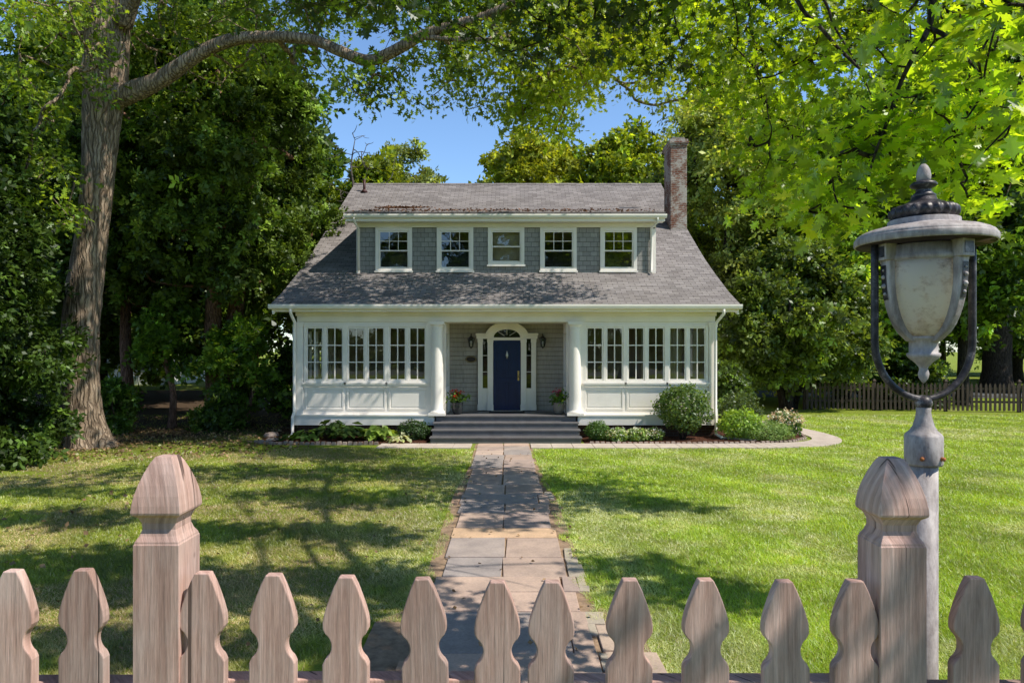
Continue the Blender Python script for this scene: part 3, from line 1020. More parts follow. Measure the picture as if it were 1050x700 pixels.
# eave: gutter, fascia and soffit
ev = MB()
gp = [(17.98, 3.585), (17.975, 3.54), (17.99, 3.48), (18.03, 3.455), (18.10, 3.455), (18.10, 3.465), (18.105, 3.49), (18.105, 3.585), (18.085, 3.585), (18.085, 3.50), (18.02, 3.50), (18.0, 3.585)]
ev.prism_yz(gp, RX0 - .03, RX1 + .03)
ev.build('gutter', M['white'], house)
ef = MB()
ef.box(RX0 + .03, RX1 - .03, 18.11, 18.15, 3.40, 3.56); ef.build('fascia', M['white'], house); ef = MB(); ef.box(RX0 + .03, RX1 - .03, 18.152, 18.46, 3.40, 3.43)
ef.build('soffit', M['white'], house)
fz = MB()
fz.box(hx(-HW), hx(HW), 18.46, 18.62, 3.14, 3.42)
fz.box(hx(-HW) - .03, hx(HW) + .03, 18.425, 18.458, 3.30, 3.398)
fz.build('frieze', M['cream'], house)

# ---- walls
WZ0, WZ1 = 0.62, 3.14


def sun_window_pair(xa, xb, za, zb, Y):
    fr = MB()
    fr.ring_xz(xa, xb, za, zb, .058, Y - .035, Y + .06)
    xm = (xa + xb) / 2
    fr.box(xm - .036, xm + .036, Y - .025, Y + .058, za + .058, zb - .058)
    f = fr.build('window', M['white'], house, .004)
    sill = MB(); sill.box(xa - .03, xb + .03, Y - .085, Y - .04, za - .045, za + .004); sill.box(xa - .01, xb + .01, Y - .06, Y - .041, za - .10, za - .048)
    sill.build('sill', M['white'], f, .004)
    for sx0, sx1 in ((xa + .058, xm - .036), (xm + .036, xb - .058)):
        s = MB()
        w = .034
        s.ring_xz(sx0 + .004, sx1 - .004, za + .062, zb - .062, w, Y - .01, Y + .03)
        gx0, gx1, gz0, gz1 = sx0 + .004 + w, sx1 - .004 - w, za + .062 + w, zb - .062 - w
        m = (gx0 + gx1) / 2
        s.box(m - .014, m + .014, Y - .006, Y + .022, gz0, gz1)
        for k in (1, 2):
            z = gz0 + (gz1 - gz0) * k / 3
            s.box(gx0, m - .014, Y - .006, Y + .022, z - .014, z + .014); s.box(m + .014, gx1, Y - .006, Y + .022, z - .014, z + .014)
        s.build('sash', M['white'], f)
        g = MB(); g.add([(gx0, Y + .008, gz0), (gx1, Y + .008, gz0), (gx1, Y + .008, gz1), (gx0, Y + .008, gz1)], [(0, 1, 2, 3)])
        g.build('pane', M['glass'], f)


WB, WT = 1.50, 3.06
for sgn in (-1, 1):
    wl = MB()
    xo, xi = sgn * HW, sgn * 1.86          # outer corner, porch end
    lo, hi = sorted((hx(xo), hx(xi)))
    cx = hx(sgn * 3.79)
    u0, u1 = cx - 1.68, cx + 1.68
    wl.box(lo, hi, YF + .001, YF + .16, WZ0, WB - .003)              # below the windows
    wl.box(lo, hi, YF + .001, YF + .16, WT + .003, WZ1 - .002)               # above
    wl.box(lo, u0 - .003, YF + .003, YF + .16, WB - .002, WT + .002); wl.box(u1 + .003, hi, YF + .003, YF + .16, WB - .002, WT + .002)
    for k in range(3):
        sun_window_pair(u0 + k * 1.12 + .0, u0 + k * 1.12 + 1.12, WB, WT, YF)
    wl.build('front_wall', M['white'], house)
    # raised panel mouldings
    pw = (u1 - u0 + .04) / 3
    for k in range(3):
        pn = MB()
        a = u0 - .02 + k * pw
        pn.ring_xz(a + .035, a + pw - .035, .76, 1.36, .05, YF - .016, YF)
        pn.box(a + .12, a + pw - .12, YF - .008, YF, .85, 1.27)
        pn.build('wall_panel', M['white'], house, .004)
# corner posts, base board, foundation
for sgn in (-1, 1):
    cp = MB()
    x = hx(sgn * (HW - .06))
    cp.box(x - .10, x + .10, YF - .06, YF, .62, 3.135); cp.box(x - .12, x + .12, YF - .075, YF - .062, .62, .80); cp.box(x - .12, x + .12, YF - .075, YF - .062, 3.0, 3.13)
    cp.build('corner_board', M['white'], house, .004)
    # pilaster ending the wall beside the porch
    cp = MB()
    x = hx(sgn * 2.02)
    cp.box(x - .13, x + .13, YF - .03, YF - .0005, .62, 3.135)
    cp.build('pilaster', M['white'], house, .004)
    bbm = MB()
    lo, hi = sorted((hx(sgn * (HW + .05)), hx(sgn * 1.93)))
    bbm.box(lo, hi, YF - .14, YF + .10, .36, .60)
    bbm.box(lo, hi, YF - .165, YF, .602, .645)
    bbm.build('water_table', M['white'], house, .004)
    fd = MB()
    lo, hi = sorted((hx(sgn * (HW - .02)), hx(sgn * 1.9)))
    fd.box(lo, hi, YF - .02, YF + .15, -.1, .36)
    fd.build('foundation', M['found'], house)
    fd = MB()
    a_, b_ = sorted((hx(sgn * HW), hx(sgn * (HW - .16))))
    fd.box(a_, b_, YF + .151, 33.0, -.1, .61)
    fd.build('foundation', M['found'], house)

# side walls with window openings next to the sun rooms, and gable tops
for sgn in (-1, 1):
    sw = MB()
    xo = hx(sgn * HW)
    a, b = sorted((xo, xo - sgn * .15))
    sw.box(a, b, YF + .163, 19.0, .62, 3.39); sw.box(a, b, 21.4, 33.0, .62, 3.39)
    sw.box(a, b, 19.002, 21.398, .62, 1.5); sw.box(a, b, 19.002, 21.398, 3.0, 3.39)
    gpts = [(YF + .17, 3.392)] + [(y, roof_z(y) - th - .03) for y in (18.7, 19, 20.3, 21.4, 22.3, 25, 27.7)] + [(31.4, 6.75), (32.9, 5.7), (32.9, 3.392)]
    sw.prism_yz(gpts, a, b, 1)
    sw.build('side_wall', [M['white'], M['siding']], house)
sw = MB(); sw.box(hx(-HW), hx(HW), 32.901, 33.0, .62, 5.7); sw.build('rear_wall', M['siding'], house)
for sgn in (-1, 1):                        # side windows of the sun rooms
    xo = hx(sgn * HW)
    f = MB()
    a, b = sorted((xo + sgn * .03, xo - sgn * .10))
    for ya, yb in ((19.004, 20.19), (20.21, 21.396)):
        f.box(a, b, ya, ya + .08, 1.504, 2.996); f.box(a, b, yb - .08, yb, 1.504, 2.996)
        f.box(a, b, ya + .08, yb - .08, 1.504, 1.584); f.box(a, b, ya + .08, yb - .08, 2.916, 2.996)
        ym = (ya + yb) / 2
        f.box(a + .03, b - .03, ym - .012, ym + .012, 1.584, 2.916)
        for z in (2.03, 2.47): f.box(a + .03, b - .03, ya + .08, ym - .012, z - .011, z + .011); f.box(a + .03, b - .03, ym + .012, yb - .08, z - .011, z + .011)
    fo = f.build('window', M['white'], house)
    g = MB()
    xm = (a + b) / 2
    g.add([(xm, 19.08, 1.58), (xm, 21.32, 1.58), (xm, 21.32, 2.92), (xm, 19.08, 2.92)], [(0, 1, 2, 3)])
    g.build('pane', M['glass'], fo)

# ---- rooms behind the sun-room windows
for sgn in (-1, 1):
    rm = MB()
    lo, hi = sorted((hx(sgn * (HW - .17)), hx(sgn * 1.80)))
    rm.box(lo, hi, YF + .17, 22.0, .56, .61, 1)
    rm.box(lo, hi, YF + .17, 22.0, 3.13, 3.18, 0)
    rm.box(lo, hi, 22.0, 22.1, .6, 3.15, 0)
    rm.build('room_lining', [M['interior'], M['floorwood']], house)
def curtain(x0, x1, y, z0, z1):
    cu = MB(); n = max(6, int((x1 - x0) / .03)); vs = []; fs = []
    for i in range(n + 1):
        x = x0 + (x1 - x0) * i / n
        yy = y + .022 * math.sin(i * 1.25) + .01 * math.sin(i * 2.9)
        vs += [(x, yy, z0), (x, yy * 1.0, z1)]
    fs = [(2 * i, 2 * i + 2, 2 * i + 3, 2 * i + 1) for i in range(n)]
    cu.add(vs, fs, 0, True); cu.build('curtain', M['curtain'], house)
for a, b in ((3.55, 3.78), (4.35, 4.66), (4.98, 5.28)): curtain(a, b, YF + .26, .75, 3.0)
curtain(2.45, 2.6, YF + .3, .75, 3.0)
for sgn in (-1, 1):     # dark sofas inside
    fu = MB()
    c = hx(sgn * 3.6)
    fu.box(c - 1.0, c + 1.0, 21.0, 21.8, .62, 1.05); fu.box(c - 1.0, c + 1.0, 21.6, 21.9, 1.05, 1.5); fu.box(c - 1.2, c - 1.0, 21.0, 21.8, .62, 1.25); fu.box(c + 1.0, c + 1.2, 21.0, 21.8, .62, 1.25)
    fu.build('sofa', M['floorwood'], house, .04)

# ---- recessed porch
PY = 19.75
IW = 1.645
DX0 = XC + .015
pw_ = MB()
pw_.box(hx(-IW) - .15, hx(-.845), PY, PY + .15, .6, 3.2); pw_.box(hx(.845), hx(IW) + .15, PY, PY + .15, .6, 3.2); pw_.box(hx(-.843), hx(.843), PY + .002, PY + .15, 3.12, 3.2); pw_.box(hx(-.843), DX0 - .50, PY + .002, PY + .15, 2.72, 3.118); pw_.box(DX0 + .50, hx(.843), PY + .002, PY + .15, 2.72, 3.118); pw_.box(DX0 - .498, DX0 + .498, PY + .002, PY + .15, 2.99, 3.118); pw_.box(DX0 - .498, DX0 - .39, PY + .002, PY + .15, 2.72, 2.988); pw_.box(DX0 + .39, DX0 + .498, PY + .002, PY + .15, 2.72, 2.988)
pw_.build('porch_wall', M['porchsiding'], house)
for sgn in (-1, 1):
    ps = MB()
    a, b = sorted((hx(sgn * IW), hx(sgn * (IW + .12))))
    ps.box(a, b, YF + .165, PY - .003, .62, 1.35); ps.box(a, b, YF + .165, PY - .003, 2.85, 3.14)
    ps.box(a, b, YF + .165, YF + .30, 1.352, 2.848); ps.box(a, b, PY - .13, PY - .003, 1.352, 2.848)
    ps.box(a + .04, b - .04, 19.14, 19.18, 1.352, 2.848)
    for z in (1.85, 2.35): ps.box(a + .045, b - .045, YF + .31, 19.138, z - .012, z + .012); ps.box(a + .045, b - .045, 19.182, PY - .135, z - .012, z + .012)
    psd = ps.build('porch_side', M['white'], house)
    gg = MB()
    x = hx(sgn * (IW + .06)); gg.add([(x, YF + .30, 1.35), (x, PY - .13, 1.35), (x, PY - .13, 2.85), (x, YF + .30, 2.85)], [(0, 1, 2, 3)])
    gg.build('pane', M['glass'], psd)
pc = MB(); pc.box(hx(-IW) + .003, hx(IW) - .003, YF + .165, PY - .003, 3.13, 3.17); pc.build('porch_ceiling', M['cream'], house)
pf = MB()
k = 18.30
while k < PY - .02:
    pf.box(hx(-1.92), hx(1.92), k, min(k + .136, PY - .002), .585, .62); k += .14
pf.box(hx(-1.88), hx(1.88), 18.33, PY - .01, .05, .58)
pf.build('porch_floor', M['deck'], house, .003)
stp = MB()
for i, (ya, zt, hw) in enumerate(((18.0, .465, 1.93), (17.7, .31, 1.94), (17.4, .155, 1.95))):
    stp.box(hx(-hw), hx(hw), ya - .025, ya + .15, zt - .032, zt); stp.box(hx(-hw), hx(hw), ya + .153, ya + .335, zt - .032, zt)
    stp.box(hx(-hw) + .03, hx(hw) - .03, ya, ya + .33, max(zt - .16, -.03), zt - .034)
stp.build('porch_steps', M['deck'], house, .004)

# columns
for sgn in (-1, 1):
    c = MB()
    cpos = (hx(sgn * 1.86), 18.46, .62)
    pr = [(.21, .065), (.215, .085), (.205, .11), (.175, .125), (.165, .15), (.165, .4), (.166, .9), (.158, 1.6), (.142, 2.30), (.142, 2.32), (.155, 2.335), (.142, 2.35), (.142, 2.39), (.175, 2.42), (.185, 2.445)]
    c.lathe(pr, cpos, 32)
    x, y, z = cpos
    c.box(x - .225, x + .225, y - .225, y + .03, z + .001, z + .065); c.box(x - .2, x + .2, y - .2, y - .04, z + 2.447, z + 2.518)
    c.build('porch_column', M['white'], house)

# ---- front door surround
def arc(cx, cz, rx, rz, a0, a1, n):
    return [(cx + rx * math.cos(a0 + (a1 - a0) * i / n), cz + rz * math.sin(a0 + (a1 - a0) * i / n)) for i in range(n + 1)]


DX = XC + .015
DZ0 = .64
ds = MB()
for s in (-1, 1):
    for xa, xb in ((.40, .56), (.70, .84)):                      # pilasters
        a, b = sorted((DX + s * xa, DX + s * xb))
        ds.box(a, b, PY - .09, PY - .002, DZ0, 2.70)
        ds.box(a - .012, b + .012, PY - .105, PY - .092, DZ0, DZ0 + .17)
        ds.box(a - .01, b + .01, PY - .103, PY - .092, 2.60, 2.695)
    a, b = sorted((DX + s * .56, DX + s * .70))
    ds.box(a, b, PY - .06, PY - .003, DZ0, 1.28); ds.box(a, b, PY - .075, PY - .061, 1.22, 1.278)
    a, b = sorted((DX + s * .38, DX + s * .88))                  # entablature wings
    ds.box(a, b, PY - .13, PY - .002, 2.702, 2.80); ds.box(a - (.02 if s < 0 else 0), b + (.02 if s > 0 else 0), PY - .17, PY - .002, 2.802, 2.86)
ds.box(DX - .40, DX + .40, PY - .085, PY - .001, 2.66, 2.74)      # transom bar
# arched hood over the fanlight
outer = arc(DX, 2.76, .585, .395, math.pi, 0, 24); inner = arc(DX, 2.74, .385, .235, 0, math.pi, 24)
n1 = len(outer)
vsd = [(x, PY - .16, max(z, 2.745)) for x, z in outer] + [(x, PY - .16, z) for x, z in inner[::-1]] + [(x, PY - .001, max(z, 2.745)) for x, z in outer] + [(x, PY - .001, z) for x, z in inner[::-1]]
fsd = []
for i in range(n1 - 1):
    fsd += [(i, i + 1, n1 + i + 1, n1 + i), (i, 2 * n1 + i, 2 * n1 + i + 1, i + 1), (n1 + i, n1 + i + 1, 3 * n1 + i + 1, 3 * n1 + i)]
ds.add(vsd, fsd)
o2 = arc(DX, 2.76, .62, .43, math.pi, 0, 24); i2 = arc(DX, 2.76, .56, .37, 0, math.pi, 24)
vsd = [(x, PY - .19, z) for x, z in o2] + [(x, PY - .19, z) for x, z in i2[::-1]] + [(x, PY - .15, z) for x, z in o2] + [(x, PY - .15, z) for x, z in i2[::-1]]
ds.add(vsd, [f for f in fsd])
ds.box(DX - .45, DX + .45, PY - .20, PY - .10, .622, .64)         # threshold
srd = ds.build('door_surround', M['cream'], house, .003)
fl = MB()
ip = arc(DX, 2.745, .38, .23, 0, math.pi, 24)
fl.add([(x, PY - .05, z) for x, z in ip], [tuple(range(len(ip)))])
for s in (-1, 1):
    a, b = sorted((DX + s * .56, DX + s * .70)); fl.add([(a, PY - .04, 1.28), (b, PY - .04, 1.28), (b, PY - .04, 2.70), (a, PY - .04, 2.70)], [(0, 1, 2, 3)])
fl.build('sidelight_pane', M['doorglass'], srd)
for ang in (45, 90, 135):
    fb = MB()
    a = R(ang); p0 = (DX + .1 * math.cos(a), PY - .058, 2.75 + .06 * math.sin(a)); p1 = (DX + .36 * math.cos(a), PY - .058, 2.75 + .22 * math.sin(a))
    fb.tube([p0, p1], .008, 5)
    fb.build('glazing_bar', M['cream'], srd)
for s in (-1, 1):
    for z in (1.75, 2.22):
        fb = MB(); fb.box(DX + s * .63 - .068, DX + s * .63 + .068, PY - .052, PY - .042, z - .008, z + .008)
        fb.build('glazing_bar', M['cream'], srd)
hb = MB(); hb.box(DX - .85, DX + .85, PY + .16, PY + .2, .62, 3.0); hb.build('hall_backing', M['floorwood'], house)
dr = MB()
W = .395
dr.ring_xz(DX - W, DX + W, DZ0 + .002, 2.655, .10, PY - .05, PY - .005)
dr.box(DX - W + .10, DX + W - .10, PY - .048, PY - .008, 1.44, 1.57)
for xa, xb in ((-W + .10, -.045), (.045, W - .10)):
    dr.box(DX + xa, DX + xb, PY - .035, PY - .01, DZ0 + .10, 1.44)
    dr.box(DX + xa + .05, DX + xb - .05, PY - .046, PY - .036, DZ0 + .16, 1.38)
    dr.box(DX + xa, DX + xb, PY - .035, PY - .01, 1.57, 2.555)
    dr.box(DX + xa + .05, DX + xb - .05, PY - .046, PY - .036, 1.63, 2.49)
dr.box(DX - .045, DX + .045, PY - .047, PY - .009, DZ0 + .10, 1.44); dr.box(DX - .045, DX + .045, PY - .047, PY - .009, 1.57, 2.555)
door = dr.build('front_door', M['navy'], house, .004)
kn = MB()
kn.lathe([(.0, -.0), (.03, .01), (.035, .03), (.02, .05), (.0, .055)], (0, 0, 0), 12)
kn.v = [(DX + .33 + x, PY - .052 - z, 1.62 + y) for x, y, z in kn.v]
kn.box(DX + .305, DX + .355, PY - .058, PY - .051, 1.5, 1.78)
kn.build('handle', M['brass'], door)
kk = MB()
kk.prism_xz([(DX - .035, 2.22), (DX, 2.12), (DX + .035, 2.22), (DX, 2.36)], PY - .075, PY - .049)
kk.tube([(DX, PY - .075, 2.3), (DX, PY - .1, 2.22), (DX, PY - .075, 2.14)], .01, 6)
kk.build('door_knocker', M['steel'], door, .003)

# wall lanterns and plaque
for s in (-1, 1):
    lx, lz = DX + s * 1.03, 2.60
    L = MB(); y = PY - .16
    L.box(lx - .05, lx + .05, PY - .012, PY - .001, lz - .14, lz + .17)
    L.tube([(lx, PY - .01, lz + .10), (lx, PY - .08, lz + .24), (lx, PY - .16, lz + .24), (lx, PY - .16, lz + .17)], .011, 6)
    L.lathe([(.012, .2), (.03, .17), (.10, .11), (.105, .10), (.095, .095)][::-1], (lx, y, lz), 6)
    L.lathe([(.0, -.19), (.02, -.17), (.012, -.155), (.05, -.14), (.055, -.125), (.05, -.12)], (lx, y, lz), 6)
    for i in range(6):
        a = 2 * math.pi * i / 6
        L.tube([(lx + .055 * math.cos(a), y + .055 * math.sin(a), lz - .125), (lx + .092 * math.cos(a), y + .092 * math.sin(a), lz + .10)], .007, 4)
    lo_ = L.build('wall_lantern', M['black'], house)
    g = MB(); g.lathe([(.05, -.12), (.088, .095)], (lx, y, lz), 6, smooth=False); g.build('lantern_glass', M['lanternglass'], lo_)
    b = MB(); b.lathe([(.018, -.12), (.018, -.02), (.024, 0), (.02, .03), (.0, .05)], (lx, y, lz), 8); b.build('bulb', M['white'], lo_)
pq = MB(); pts = arc(DX - 1.04, 2.115, .165, .10, 0, 2 * math.pi, 28)[:-1]
pq.prism_xz(pts[::-1], PY - .03, PY - .001)
pq.build('house_plaque', M['plaque'], house, .006)
pq2 = MB()    # faint raised border and unreadable number strokes are too small in the photo: border only
po, pi_ = arc(DX - 1.04, 2.115, .15, .087, 0, 2 * math.pi, 28), arc(DX - 1.04, 2.115, .14, .078, 0, 2 * math.pi, 28)
nn = len(po)
pq2.add([(x, PY - .032, z) for x, z in po] + [(x, PY - .032, z) for x, z in pi_], [(i, i + 1, nn + i + 1, nn + i) for i in range(nn - 1)])
pq2.build('plaque_border', M['brass'], bpy.data.objects['house_plaque'])

# ---- dormer
DY = 20.4
DHW = 4.455
dxc = -.175
dm = MB()
zt = 6.16
wx = [-3.53, -1.70, -.175, 1.385, 3.18]
wins = [(x, 4.72 if i != 2 else 4.90, 6.03) for i, x in enumerate(wx)]
hwW = .545
# front wall around the openings
edges = []
prev = dxc - DHW
for (x, zb, ztp) in wins:
    dm.box(prev, x - hwW - .0015, DY, DY + .12, 4.50, zt); prev = x + hwW + .0015
    dm.box(x - hwW, x + hwW, DY + .001, DY + .12, 4.50, zb - .003); dm.box(x - hwW, x + hwW, DY + .001, DY + .12, ztp + .003, zt)
dm.box(prev, dxc + DHW, DY, DY + .12, 4.50, zt)
# side cheeks: up to the dormer roof, down into the main roof
def dorm_z(y): return 6.40 + (y - 20.0) * .2345


for s in (-1, 1):
    a, b = sorted((dxc + s * DHW, dxc + s * (DHW - .12)))
    pts = [(DY + .121, 4.45), (DY + .121, zt)] + [(y, dorm_z(y) - .12) for y in (20.9, 22, 24, 25.1)] + [(25.1, roof_z(25.1) - .15)] + [(y, roof_z(y) - .15) for y in (23.5, 22.3, 21.4, 20.6)]
    dm.prism_yz(pts[::-1], a, b)
dm.build('dormer_wall', M['siding'], house)
# white corner boards and frieze of the dormer
for s in (-1, 1):
    dc = MB()
    a, b = sorted((dxc + s * (DHW + .015), dxc + s * (DHW - .09)))
    dc.box(a, b, DY - .025, DY - .001, 4.66, 6.0); dc.build('dormer_corner_board', M['white'], house, .003)
dc = MB()
dc.box(dxc - DHW - .015, dxc + DHW + .015, DY - .03, DY - .001, 6.035, zt)
dc.build('dormer_frieze', M['white'], house, .003)
dw_r = MB(); dw_r.box(dxc - DHW + .13, dxc + DHW - .13, 22.6, 22.7, 4.9, 6.6); dw_r.box(dxc - DHW + .13, dxc + DHW - .13, 20.6, 22.59, 4.70, 4.74)
dw_r.build('upper_room_lining', M['interior'], house)
for i, (x, zb, ztp) in enumerate(wins):
    f = MB()
    f.ring_xz(x - hwW, x + hwW, zb, ztp, .10, DY - .045, DY + .05)
    f.box(x - hwW - .03, x + hwW + .03, DY - .085, DY - .046, zb - .035, zb + .02)
    fo = f.build('dormer_window', M['white'], house, .004)
    s = MB()
    a, b = x - hwW + .102, x + hwW - .102
    zm = zb + .1 + (ztp - zb - .2) * (.47 if i != 2 else .50)
    s.ring_xz(a, b, zb + .102, zm + .022, .038, DY + .012, DY + .045)
    s.ring_xz(a, b, zm - .022, ztp - .102, .038, DY - .022, DY + .010)
    if i != 2:
        u0, u1, v0, v1 = a + .038, b - .038, zm + .016, ztp - .14
        v = (v0 + v1) / 2
        xs_ = [u0 + (u1 - u0) * k / 3 for k in (1, 2)]
        for q in xs_: s.box(q - .009, q + .009, DY - .016, DY + .004, v0, v1)
        for q0, q1 in zip([u0] + [q + .009 for q in xs_], [q - .009 for q in xs_] + [u1]): s.box(q0, q1, DY - .016, DY + .004, v - .009, v + .009)
    s.build('sash', M['siding' if False else 'white'] if i == 2 else M['sashgrey'] if 'sashgrey' in M else M['white'], fo)
    g = MB()
    g.add([(a + .03, DY + .028, zb + .13), (b - .03, DY + .028, zb + .13), (b - .03, DY + .028, zm), (a + .03, DY + .028, zm)], [(0, 1, 2, 3)])
    g.add([(a + .03, DY - .006, zm), (b - .03, DY - .006, zm), (b - .03, DY - .006, ztp - .13), (a + .03, DY - .006, ztp - .13)], [(0, 1, 2, 3)])
    g.build('pane', M['glass'], fo)
    # a light window blind hangs in the middle window, dark rooms in the others
    if i == 2:
        bl = MB(); bl.add([(a, DY + .16, zb + .1), (b, DY + .16, zb + .1), (b, DY + .16, ztp - .1), (a, DY + .16, ztp - .1)], [(0, 1, 2, 3)]); bl.build('blind', M['curtain'], fo)
# dormer roof slab
dro = MB()
ya, yb = 19.98, 25.5
x0, x1 = dxc - .02 - 4.70, dxc - .02 + 4.70
za, zb_ = dorm_z(ya) + .02, dorm_z(yb) + .02
pts = [(ya, za), (yb, zb_), (yb, zb_ - .08), (ya, za - .08)]
nseg = 24
vs, fs = [], []
for i in range(nseg + 1):
    x = x0 + (x1 - x0) * i / nseg
    w = .012 * math.sin(i * 1.7) + .008 * math.sin(i * .6 + 1)
    vs += [(x, ya, za + w * .6), (x, yb, zb_), (x, yb, zb_ - .08), (x, ya, za - .08)]
for i in range(nseg):
    for k in range(4):
        j = (k + 1) % 4
        fs.append((i * 4 + k, i * 4 + 4 + k, i * 4 + 4 + j, i * 4 + j))
fs += [(3, 2, 1, 0), (nseg * 4, nseg * 4 + 1, nseg * 4 + 2, nseg * 4 + 3)]
dro.add(vs, fs)
dro.build('dormer_roof', M['roof'], house)
de = MB()
de.box(x0 + .02, x1 - .02, 20.0, 20.035, 6.15, 6.335); de.box(x0 + .02, x1 - .02, 20.037, DY - .032, 6.165, 6.19)
for xa in (x0 + .03, x1 - .07):
    pts = [(20.036, 6.20), (20.036, 6.335), (25.2, dorm_z(25.2) - .065), (25.2, dorm_z(25.2) - .2)]
    de.prism_yz(pts[::-1], xa, xa + .04)
de.prism_yz([(19.90, 6.345), (19.895, 6.30), (19.91, 6.25), (19.94, 6.235), (19.998, 6.235), (19.998, 6.345), (19.985, 6.345), (19.985, 6.265), (19.92, 6.265), (19.915, 6.345)], x0 - .02, x1 + .02)
de.build('dormer_eave', M['white'], house)

# downspouts
def spout(name_pts, w=.04):
    m = MB(); m.tube(name_pts, [w] * len(name_pts), 10); return m


q = spout([(RX0 + .55, 18.03, 3.46), (RX0 + .55, 18.05, 3.34), (hx(-HW) - .02, 18.34, 3.12), (hx(-HW) - .04, 18.36, 3.0), (hx(-HW) - .04, 18.36, .72), (hx(-HW) - .05, 18.24, .58), (hx(-HW) - .05, 18.24, .14), (hx(-HW) - .06, 18.0, .07)])
q.build('downspout', M['white'], house)
q = spout([(RX1 - .45, 18.03, 3.46), (RX1 - .45, 18.05, 3.34), (hx(HW) + .0, 18.33, 3.12), (hx(HW) - .02, 18.36, 3.0), (hx(HW) - .02, 18.36, .72), (hx(HW) - .05, 18.22, .58), (hx(HW) - .05, 18.22, .14), (hx(HW) + .05, 17.95, .07)])
q.build('downspout', M['white'], house)
q = spout([(dxc - DHW + .02, 19.94, 6.25), (dxc - DHW + .02, 19.98, 6.12), (dxc - DHW + .05, 20.33, 6.0), (dxc - DHW + .05, 20.33, 4.74)], .035); q.build('downspout', M['white'], house)
q = spout([(dxc + DHW - .02, 19.94, 6.25), (dxc + DHW - .02, 19.98, 6.12), (dxc + DHW - .13, 20.33, 6.0), (dxc + DHW - .13, 20.33, 4.78), (dxc + DHW - .16, 20.2, 4.66)], .035); q.build('downspout', M['white'], house)

# chimneys and vent pipe
def chimney(x0, x1, y0, y1, z0, z1):
    c = MB()
    c.box(x0, x1, y0, y1, z0, z1 - .32)
    for i, e in enumerate((.03, .06, .035)):
        c.box(x0 - e, x1 + e, y0 - e, y1 + e, z1 - .32 + i * .075 + .001, z1 - .32 + (i + 1) * .075)
    ch = c.build('chimney', M['brick'], house, .008)
    t = MB(); t.box(x0 + .05, x1 - .05, y0 + .08, y1 - .08, z1 - .093, z1 + .0); t.build('chimney_cap', M['terracotta'], ch, .01)
    return ch


chimney(5.46, 6.02, 23.5, 24.5, 5.8, 9.72)
vp = MB(); vp.tube([(-5.82, 26.9, 8.55), (-5.82, 26.9, 9.08)], .05, 10); vp.lathe([(.16, 0.0), (.07, .12), (.06, .13)], (-5.82, 26.9, 8.56), 14)
vp.build('vent_pipe', M['reddark'], house)

# dead leaves lying on the dormer roof
def litter():
    rng = np.random.default_rng(8); n = 1500
    x = np.concatenate([rng.normal(-4.0, .45, n // 2), rng.uniform(-4.7, 4.4, n // 2)])
    y = np.concatenate([rng.uniform(23.5, 25.2, n // 2), rng.uniform(20.05, 22.2, n // 2)])
    m = (x > -4.8) & (x < 4.45); x, y = x[m], y[m]; n = len(x)
    z = np.array([dorm_z(v) + .03 for v in y])
    pos = np.stack([x, y, z], 1)
    nor = rng.normal(size=(n, 3)) * .4 + np.array([0, -.25, 1]); tip = rng.normal(size=(n, 3))
    c = np.array([.11, .055, .03]) * np.exp(rng.normal(0, .4, n))[:, None]
    o = leaf_object('fallen_leaves', pos, tip, nor, np.full(n, .10), np.clip(c, 0, .4), T_leaf(.4), M['litter'])
    tag(o, 'brown fallen leaves caught on the low dormer roof', 'leaves', kind='stuff')


litter()

# things on the porch
dmt = MB(); dmt.box(DX - .5, DX + .5, 19.1, 19.62, .622, .637)
tag(dmt.build('door_mat', M['mat'], bevel=.004, origin=(DX, 19.36, .62)), 'dark rectangular door mat before the navy front door', 'doormat')


def potted(x, y, z, hot, label, pm, seed):
    t = empty('potted_plant', (x, y, z), label, 'plant pot', 'potted flowers beside the porch columns')
    p = MB(); p.lathe([(.09, .002), (.115, .03), (.155, .14), (.165, .22), (.15, .29), (.165, .31), (.165, .325), (.14, .325), (.135, .28)], (x, y, z), 28)
    p.build('pot', pm, t)
    s = MB(); s.lathe([(.136, .285), (.0, .29)], (x, y, z), 20); s.build('soil', M['soil'], t)
    r = np.random.default_rng(seed)
    cs = [(x + r.normal() * .07, y + r.normal() * .07, z + .36 + r.random() * .16) for _ in range(16)]
    leaf_object('foliage', *clump_leaves(cs, .10, 14, .10, (.03, .07, .015), (.07, .13, .025), rng=r), T_leaf(.3), M['leaf'], t)
    cs = [(x + r.normal() * .08, y + r.normal() * .08, z + .44 + r.random() * .24) for _ in range(13)]
    leaf_object('blossom', *clump_leaves(cs, .045, 8, .05, np.array(hot[0]) * .35, np.array(hot[1]) * .4, rng=r), T_leaf(.42), M['petal'], t)


potted(-1.50, 18.72, .62, ((.45, .02, .02), (.6, .06, .05)), 'glossy black pot of red flowers by the left porch column', M['ceramic'], 3)
potted(1.28, 18.72, .62, ((.55, .04, .16), (.6, .15, .3)), 'stone pot of pink flowers by the right porch column', M['terracotta'], 4)

#SECTION fence
# ================================================================== FRONT FENCE, GATE, LAMP
FY = 1.33
PK_W = .0445


def picket_outline():
    half = [(.0135, 0.0), (.0225, -.018), (.031, -.040), (.038, -.060), (.0430, -.078), (.0445, -.090), (.0440, -.101), (.0425, -.104)]
    # circular notch
    c, r = (.0585, -.1345), .0312
    pts = []
    for i in range(11):
        a = R(128 + (232 - 128) * i / 10)
        pts.append((c[0] + r * math.cos(a), c[1] + r * math.sin(a)))
    half += pts + [(.0425, -.165), (.0445, -.170), (.0445, -1.06)]
    rt = half; lf = [(-x, z) for x, z in half[::-1]]
    return rt + lf


PO = picket_outline()
picket_mesh = None


